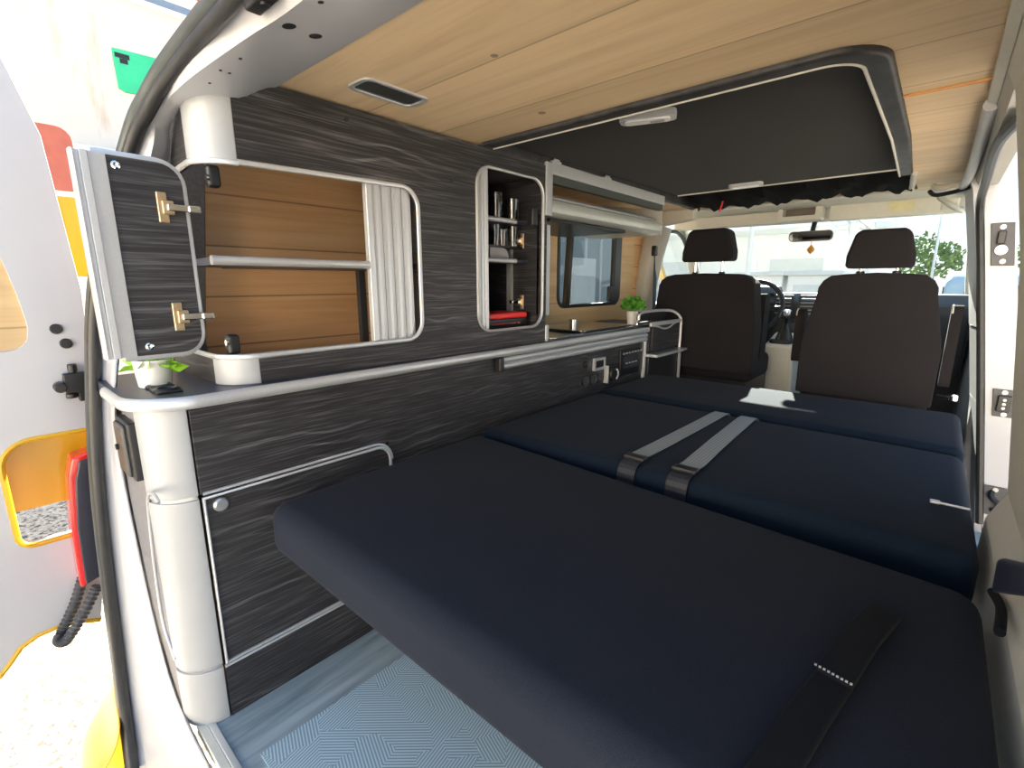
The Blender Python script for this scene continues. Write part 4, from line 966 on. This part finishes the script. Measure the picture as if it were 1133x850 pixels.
gc = thing('gear_console', 'light grey gear console with a black gear lever between the cab seats', 'console', (-.68,3.2,FZ))
MB().hexa([(-.80,3.10,FZ),(-.56,3.10,FZ),(-.56,3.385,FZ),(-.80,3.385,FZ)],[(-.755,3.14,-.36),(-.60,3.14,-.36),(-.60,3.385,-.30),(-.755,3.385,-.30)]).build('console_body', CREAM, gc, bevel=.02, seg=4)
MB().plate(rrect(-.74,3.16,-.615,3.36,.03), [], 'z', -.365, -.335).build('gaiter_plate', BLACK, gc, bevel=.006)
gl = MB().lathe([(.001,0),(.05,0),(.035,.05),(.014,.10),(.001,.10)], (-.672,3.24,-.34), 16).cyl((-.672,3.24,-.25),(-.665,3.21,-.19),.010,12).build('gaiter', BLACK, gc, smooth=True)
MB().lathe([(.001,0),(.018,0),(.026,.02),(.025,.042),(.014,.05),(.001,.05)], (-.664,3.205,-.205), 18).build('gear_knob', CHROME, gc, smooth=True)
# visors, console, mirror
def visor(label, x0, x1, y, z0, z1, lab=False):
    t = thing('sun_visor', label, 'sun visor', ((x0+x1)/2, y, z0))
    b = MB().plate(rrect(x0,z0,x1,z1,[.012,.012,.012,.012]), [], 'y', y, y+.022); b.build('flap', CREAM if lab else CREAM, t, bevel=.006)
    if lab: MB().box((x1-.205,y-.002,z0+.022),(x1-.105,y+.002,z1-.022)).build('warning_label', LABEL, t)
    MB().cyl((x0+.01,y+.012,z1-.006),(x1-.01,y+.012,z1-.006),.007,10).build('rod', CREAMD, t)
visor('folded cream sun visor above the driver side of the windscreen', -1.19, -.727, 3.08, .325, .385)
visor('folded cream sun visor with a warning label on the passenger side', -.494, -.045, 3.08, .318, .405, True)
oc = thing('roof_console', 'cream roof console with an open storage slot between the sun visors', 'console', (-.62,3.07,.33))
MB().plate(rrect(-.728,.325,-.522,.425,.012), [rrect(-.705,.348,-.552,.402,.006)], 'y', 3.03, 3.12).build('surround', CREAM, oc, bevel=.004)
MB().box((-.706,3.10,.347),(-.551,3.115,.403)).build('slot_back', mat('brown_grey_slot', (.19,.16,.14), .7), oc)
gh = thing('ceiling_grip', 'cream grab handle at the right front corner of the cab roof', 'handle', (-.03,2.9,.34))
a = on(1040,219,'y',2.86); b = on(1063,233,'y',2.86)
MB().tube(smooth_path([a+Vector((0,.03,.01)), a, a.lerp(b,.5)+Vector((0,-.012,-.004)), b, b+Vector((0,.03,.01))]), .010, 10).build('grip', CREAMD, gh, smooth=True)
MB().box(tuple(a.lerp(b,.5)+Vector((-.03,.02,-.02))), tuple(a.lerp(b,.5)+Vector((.03,.035,.03)))).build('base', CREAM, gh, bevel=.006)
gh2 = thing('ceiling_grip', 'pale grab rail under the ceiling at the top right, above the passenger door', 'handle', (.0,2.6,.35))
p0, p1 = on(1040,208,'y',2.55), on(1078,198,'y',2.46)
MB().tube(smooth_path([p0+Vector((-.02,.03,.012)), p0, p0.lerp(p1,.5)+Vector((0,0,-.004)), p1, p1+Vector((.01,0,.02))]), .011, 10).build('grip', CREAM, gh2, smooth=True)
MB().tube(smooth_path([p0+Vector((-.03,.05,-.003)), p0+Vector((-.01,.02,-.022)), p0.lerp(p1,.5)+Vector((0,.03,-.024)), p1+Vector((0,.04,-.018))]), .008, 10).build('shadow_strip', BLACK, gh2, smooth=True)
mr = thing('rear_view_mirror', 'interior rear view mirror on a black stem at the top of the windscreen', 'mirror', (-.60,3.17,.25))
ml = on(876,264,'y',3.17); mr_ = on(918,258,'y',3.17); mc = ml.lerp(mr_, .5)
MB().plate(rrect(mc.x-.105,mc.z-.028,mc.x+.105,mc.z+.028,.022), [], 'y', 3.165, 3.195).build('housing', BLACK, mr, bevel=.005)
MB().plate(rrect(mc.x-.100,mc.z-.024,mc.x+.100,mc.z+.024,.019), [], 'y', 3.160, 3.166).build('mirror_glass', mat('mirror_silver', (.85,.85,.85), .02, 1, .01), mr)
MB().cyl((mc.x,3.19,mc.z),(mc.x+.005,3.235,.345), .013, 12).build('stem', BLACK, mr)
ch = thing('hanging_charm', 'small amber charm hanging below the rear view mirror', 'charm', (mc.x-.012,3.155,.15))
c0 = on(897,276,'y',3.155)
MB().cyl((c0.x,3.155,mc.z-.02),(c0.x,3.155,c0.z+.02),.0015,6).build('string', CORDR, ch)
MB().lathe([(.001,-.025),(.014,-.012),(.020,0),(.016,.006),(.004,.022),(.001,.024)], tuple(c0), 12).build('pendant', mat('amber_charm', (.65,.30,.06), .4), ch, smooth=True)

# ================================================================== RIGHT SIDE FITTINGS
def plate_r(px0, py0, px1, py1, label, kind):
    y = 2.449
    a = on(px0, py0, 'y', y); b = on(px1, py1, 'y', y)
    x0, x1 = sorted((a.x, b.x)); zz0, zz1 = sorted((a.z, b.z)); xm, zm = (x0+x1)/2, (zz0+zz1)/2
    t = thing('door_latch_plate' if kind != 'contact' else 'door_contact_plate', label, 'latch', (xm, y, zz0))
    dx = (wx(zz0)-wx(zz1))
    MB().hexa([(x0+dx*.4,y-.006,zz0),(x1+dx*.4,y-.006,zz0),(x1+dx*.4,y,zz0),(x0+dx*.4,y,zz0)],[(x0-dx*.4,y-.006,zz1),(x1-dx*.4,y-.006,zz1),(x1-dx*.4,y,zz1),(x0-dx*.4,y,zz1)]).build('base', mat('dark_latch_steel', (.07,.07,.078), .45, .3), t, bevel=.002)
    for s in (-1, 1):
        MB().cyl((xm-s*dx*.3,y-.010,zm+s*(zz1-zz0)*.40),(xm-s*dx*.3,y-.005,zm+s*(zz1-zz0)*.40),.008,14).build('bolt', SILVER_D, t)
    if kind == 'contact':
        c = MB().box((xm-.020,y-.022,zm-.03),(xm+.016,y-.006,zm+.03)).build('contact_block', BLACK, t, bevel=.004)
        for k in (-1,0,1): MB().cyl((xm-.002,y-.025,zm+k*.015),(xm-.002,y-.021,zm+k*.015),.005,10).build('contact_pin', SILVER, c)
    elif kind == 'hook':
        MB().tube(smooth_path([(xm-.012,y-.006,zm+.035),(xm-.014,y-.026,zm+.02),(xm+.008,y-.030,zm+.0),(xm+.010,y-.022,zm-.025),(xm-.004,y-.006,zm-.035)]), .009, 8).build('hook', BLACK, t, smooth=True)
    else:
        c = MB().box((xm-.018,y-.024,zm+.0),(xm+.004,y-.006,zm+.045)).build('latch_block', BLACK, t, bevel=.004)
        MB().lathe([(.001,0),(.016,0),(.016,.012),(.009,.012),(.008,.004),(.001,.004)], (xm-.002,y-.006,zm-.02), 16, Matrix.Rotation(R(90),3,'X')).build('ring', CHROME, t, smooth=True)
plate_r(1101,247,1118,294,'top dark latch plate on the white right door pillar','latch')
plate_r(1101,430,1121,463,'middle contact plate with three pins on the white right door pillar','contact')
plate_r(1090,536,1111,573,'lowest dark hook plate on the white right door pillar','hook')
# belt buckle at right of the bed
bk = thing('bed_belt_buckle', 'dark blue black belt flap at the right edge of the bed by the door opening', 'buckle', (.15,1.0,-.46))
b0, b1, b2, b3 = on(1103,618,'x',.112), on(1150,630,'x',.100), on(1150,664,'x',.100), on(1096,656,'x',.110)
MB().hexa([tuple(b3), tuple(b2), tuple(b2+Vector((.014,.014,0))), tuple(b3+Vector((.014,.014,0)))],[tuple(b0), tuple(b1), tuple(b1+Vector((.014,.014,0))), tuple(b0+Vector((.014,.014,0)))]).build('flap', mat('navy_plastic', (.03,.035,.06), .4), bk, bevel=.006)
c0, c1 = on(1098,655,'x',.118), on(1106,700,'x',.114)
MB().tube(smooth_path([c0, c0.lerp(c1,.4)+Vector((.006,0,0)), c1]), .006, 8).build('strap', BLACKF, bk, smooth=True)

# ================================================================== OUTSIDE
GZ = -1.52
gr = MB().box((-60,-25,GZ-.2),(50,60,GZ)).build('ground', GRAVEL); struct(gr, 'pale gravel ground')
# white wall on the left with boards
lwx = -6.0
lw = MB().box((lwx-.3,-8,GZ),(lwx,3.6,2.53)).build('wall_yard', m_stained('white_stained_wall', (.60,.595,.57), (.48,.41,.33))); struct(lw, 'white stained yard wall beside the van')
struct(MB().box((lwx-.32,-8,2.53),(lwx+.03,3.6,2.58)).build('trim_yard_wall_coping', BUILD), 'pale coping of the yard wall')
struct(MB().box((lwx-.3,-8,2.58),(lwx-.05,3.6,2.68)).build('wall_yard_band', BLUEB), 'slate blue band above the yard wall')
struct(MB().box((lwx-.3,-8,2.68),(lwx-.08,3.6,2.80)).build('wall_yard_band_pale', BUILD), 'pale band above the yard wall')
struct(MB().box((lwx-.3,-8,2.80),(lwx-.06,3.6,3.4)).build('wall_yard_band_red', RED), 'red band above the yard wall')
q = [on(123,53,'x',lwx), on(175,66,'x',lwx), on(170,108,'x',lwx), on(140,103,'x',lwx), on(131,98,'x',lwx)]
gs = thing('green_sign', 'green board with two small dark marks on the white yard wall', 'sign', (lwx, q[0].y, q[0].z))
MB().plate([(p.y,p.z) for p in q], [], 'x', lwx, lwx+.02).build('panel', GREEN, gs, bevel=.003)
for px, py, w_, h_ in ((135,62,.055,.02),(137,68,.03,.02)):
    p = on(px, py, 'x', lwx+.022); MB().box((lwx+.018,p.y-w_,p.z-h_),(lwx+.023,p.y+w_,p.z+h_)).build('mark', BLACK, gs)
rs = thing('red_pump_board', 'tall faded red board with a yellow band standing by the yard wall', 'board', (-5.0,.65,GZ))
ya, za = on(50,137,'x',-5).y, on(50,137,'x',-5).z
yb, zb2 = on(79,150,'x',-5).y, on(79,212,'x',-5).z
MB().plate(rrect(ya-.2,zb2,yb,za,[.0,.0,.09,.09]), [], 'x', -5.12, -5.0).build('red_panel', RED, rs, bevel=.01)
MB().box((-5.1,ya-.2,zb2-.62),(-5.0,yb+.02,zb2-.04)).build('yellow_band', YELLOW, rs, bevel=.01)
MB().box((-5.1,ya-.2,GZ),(-5.0,yb,zb2-.62)).build('pale_foot', BUILD, rs, bevel=.01)
MB().box((-5.09,ya-.18,zb2-.04),(-5.01,yb,zb2)).build('pale_joint', BUILD, rs)
wb_ = thing('white_crate', 'white crate with a small red label behind the top of the open cabinet door', 'crate', (-5.6,1.05,GZ))
wa, wc = on(84,158,'x',-5.6), on(135,180,'x',-5.6)
MB().box((-5.9,wa.y,wc.z-.4),(-5.6,wc.y+.3,wa.z)).build('crate_body', mat('pale_cyan_crate', (.62,.74,.76), .6), wb_, bevel=.01)
MB().box((-5.602,on(104,163,'x',-5.6).y,on(104,169,'x',-5.6).z),(-5.596,on(118,163,'x',-5.6).y,on(104,163,'x',-5.6).z)).build('red_label', RED, wb_)
MB().box((-5.85,wa.y+.05,GZ),(-5.65,wc.y+.25,wc.z-.4)).build('stand', BUILD, wb_)
# unseen wall added behind the viewer to bounce warm sunlight into the van
struct(MB().box((-6,-9.3,GZ),(7,-9,3.4)).build('wall_bounce_rear', m_stained('sandy_bounce_wall', (.80,.73,.62), (.62,.48,.33))), 'added unseen sandy wall behind the van, bouncing warm sunlight inside')
# shed seen through the side window
sh_ = thing('metal_shed', 'blue grey sheet metal shed with a white door seen through the side window', 'shed', (-5.5,9,GZ))
MB().box((-8.5,5.2,GZ),(-5.2,11.5,2.6)).build('shed_wall', SHED, sh_)
rb2 = MB()
for k in range(12): rb2.box((-5.2,5.25+k*.55,GZ),(-5.17,5.31+k*.55,2.6))
rb2.build('ribs', BUILD2, sh_)
MB().box((-5.2,7.55,GZ),(-5.15,8.35,.45)).build('door', BUILD, sh_)
# building ahead
bd_ = thing('depot_building', 'pale depot building with an arched steel roof ahead of the windscreen', 'building', (-6,18,GZ))
MB().box((-14,18,GZ),(-1.2,20,1.55)).build('facade', BUILD, bd_)
for k in range(6):
    x = -12+k*1.9; MB().box((x,17.96,GZ+.05),(x+1.5,18.02,.75)).build('roller_door', PINKW if k % 2 else BUILD2, bd_)
MB().box((-14,17.9,1.55),(-1.2,18.05,1.72)).build('gutter', BUILD2, bd_)
for yy in (14.5, 17.5):
    pts = [(-7.2+5.4*math.cos(R(a)), yy, 1.4+2.6*math.sin(R(a))) for a in range(0,181,12)]
    t_ = MB().tube(pts, .07, 6)
    pt2 = [(-7.2+5.0*math.cos(R(a)), yy, 1.3+2.2*math.sin(R(a))) for a in range(0,181,12)]
    t_.tube(pt2, .05, 6)
    for a_, b__ in zip(pts, pt2): t_.tube([a_, b__], .03, 5)
    for i in range(len(pts)-1): t_.tube([pts[i], pt2[i+1]], .025, 5)
    t_.build('roof_truss', BUILD2, bd_)
    MB().box((-12.7,yy-.06,GZ),(-12.55,yy+.06,1.4)).box((-1.85,yy-.06,GZ),(-1.7,yy+.06,1.4)).build('column', BUILD2, bd_)
rf = MB(); rf.loft([[Vector((-7.2+5.5*math.cos(R(a)), yy, 1.45+2.7*math.sin(R(a)))) for a in range(0,181,12)] for yy in (14.3,18.5)]); rf.build('arched_roof', BUILD, bd_, smooth=True, solid=.05)
for k, x in enumerate((-3.6, -2.55)):
    bo2 = thing('white_kiosk', ('left' if k == 0 else 'right')+' one of two low white kiosks standing before the depot building', 'kiosk', (x+.45,12,GZ), 'kiosks ahead')
    MB().box((x,12,GZ),(x+.95,13,.15)).build('kiosk_body', PINKW, bo2, bevel=.02)
    MB().box((x+.12,11.985,-.55),(x+.83,12.0,-.05)).build('shutter', BUILD2, bo2)
    MB().box((x-.05,11.9,.15),(x+1.0,13.05,.24)).build('kiosk_roof', BUILD2, bo2, bevel=.01)
p = on(829,285,'y',10); lp = thing('lamp_post', 'slim pale post ahead of the windscreen beside the steering wheel', 'post', (p.x,10,GZ))
MB().cyl((p.x,10,GZ),(p.x,10,2.8),.045,12).build('pole', BUILD, lp); MB().box((p.x-.05,9.9,2.8),(p.x+.4,10.1,2.88)).build('lamp_head', BUILD2, lp, bevel=.02)
p = on(1037,270,'y',12); lp = thing('flag_pole', 'thin pole ahead at the right, above the parked van', 'pole', (p.x,12,GZ))
MB().cyl((p.x,12,GZ),(p.x,12,3.0),.022,10).build('pole', BUILD2, lp); MB().lathe([(.001,0),(.05,.02),(.05,.06),(.001,.09)], (p.x,12,3.0), 12).build('finial', BUILD2, lp, smooth=True)
# parked van
pv = thing('parked_van', 'pale blue parked van ahead beyond the passenger seat', 'van', (.9,8.3,GZ))
vo_ = [(8.0,-1.25),(8.02,-.55),(8.25,.02),(8.45,.14),(11.8,.16),(12.2,.05),(12.35,-.6),(12.35,-1.25)]
MB().plate(vo_, [], 'x', .02, 1.85).build('body', CARB, pv, bevel=.07, seg=4)
MB().hexa([(.16,8.015,-.50),(1.71,8.015,-.50),(1.71,8.06,-.50),(.16,8.06,-.50)],[(.22,8.20,-.03),(1.65,8.20,-.03),(1.65,8.26,-.03),(.22,8.26,-.03)]).build('windscreen', DGLASS, pv, bevel=.01)
MB().box((.005,8.6,-.45),(.03,11.6,-.05)).build('side_window', DGLASS, pv, bevel=.02)
for yy in (8.75, 11.5):
    for xx in (.06, 1.65):
        MB().cyl((xx,yy,GZ+.33),(xx+.2,yy,GZ+.33),.33,24).build('wheel', RUBBER, pv, bevel=.02)
MB().box((.10,7.93,-1.22),(1.77,8.06,-.98)).build('bumper', GREYP, pv, bevel=.03)
for xx in (.12, 1.45): MB().box((xx,7.97,-.86),(xx+.30,8.05,-.70)).build('headlamp', LAMPP, pv, bevel=.02)
# trees
def tree(x, y, r, h, label):
    t = thing('tree', label, 'tree', (x, y, GZ), 'trees ahead')
    MB().tube([(x,y,GZ),(x+.1,y,GZ+h*.5),(x,y,GZ+h*.8)], [.16,.12,.05], 10).build('trunk', BARK, t, smooth=True)
    f = MB()
    for i in range(900):
        v = Vector((random.gauss(0,1),random.gauss(0,1),random.gauss(0,1))).normalized(); rr = r*random.uniform(.5,1)*(1+.18*math.sin(5*v.x+3*v.z))
        c = Vector((x,y,GZ+h*.72))+Vector((v.x*rr, v.y*rr, v.z*rr*.75)); s = Vector((random.uniform(-1,1),random.uniform(-1,1),random.uniform(-1,1))).normalized()*r*.09; u_ = s.orthogonal().normalized()*r*.09
        f.add([tuple(c-s), tuple(c+u_*.6), tuple(c+s), tuple(c-u_*.6)], [(0,1,2,3)])
    f.build('crown', TREE, t)
tree(-.6, 30, 1.4, 3.6, 'bushy tree far ahead just right of the passenger headrest')
tree(3.4, 26, 1.7, 3.6, 'wider tree far ahead above the parked van')

# ================================================================== LIGHT, CAMERA, LIFT
wd = bpy.data.worlds.new('sky'); SC.world = wd; wd.use_nodes = True
nt = wd.node_tree; bg = nt.nodes['Background']
tc = nt.nodes.new('ShaderNodeTexCoord'); sp2 = nt.nodes.new('ShaderNodeSeparateXYZ'); nt.links.new(tc.outputs['Generated'], sp2.inputs[0])
nt.links.new(ramp(nt, sp2.outputs[2], [(.0, (.90,.93,.96)), (.12, (.74,.85,.97)), (.6, (.38,.60,.95))]), bg.inputs[0])
bg.inputs[1].default_value = 0.9
sun = bpy.data.lights.new('sun', 'SUN'); sun.energy = 24.0; sun.angle = R(.6); sun.color = (1,.93,.82)
so = bpy.data.objects.new('sun', sun); COL.objects.link(so)
SA, SE = R(-14), R(28)
tosun = Vector((math.sin(SA)*math.cos(SE), math.cos(SA)*math.cos(SE), math.sin(SE)))
so.rotation_euler = tosun.to_track_quat('Z', 'Y').to_euler(); so.location = tosun*30
cam = bpy.data.cameras.new('camera'); co = bpy.data.objects.new('camera', cam); COL.objects.link(co)
cam.sensor_width = 36; cam.lens = 36*F_PX/1133; cam.clip_start = .01; cam.clip_end = 300
co.rotation_euler = (R(90)-PIT, 0, YAW)
SC.camera = co
for o in list(bpy.data.objects):
    if o.parent is None: o.location.z += H
SC.view_settings.view_transform = 'Standard'; SC.view_settings.look = 'None'; SC.view_settings.gamma = 1
SC.view_settings.use_curve_mapping = False
SC.view_settings.exposure = 0.85
SC.cycles.max_bounces = 10; SC.cycles.diffuse_bounces = 6; SC.cycles.transparent_max_bounces = 16
SC.cycles.use_denoising = True
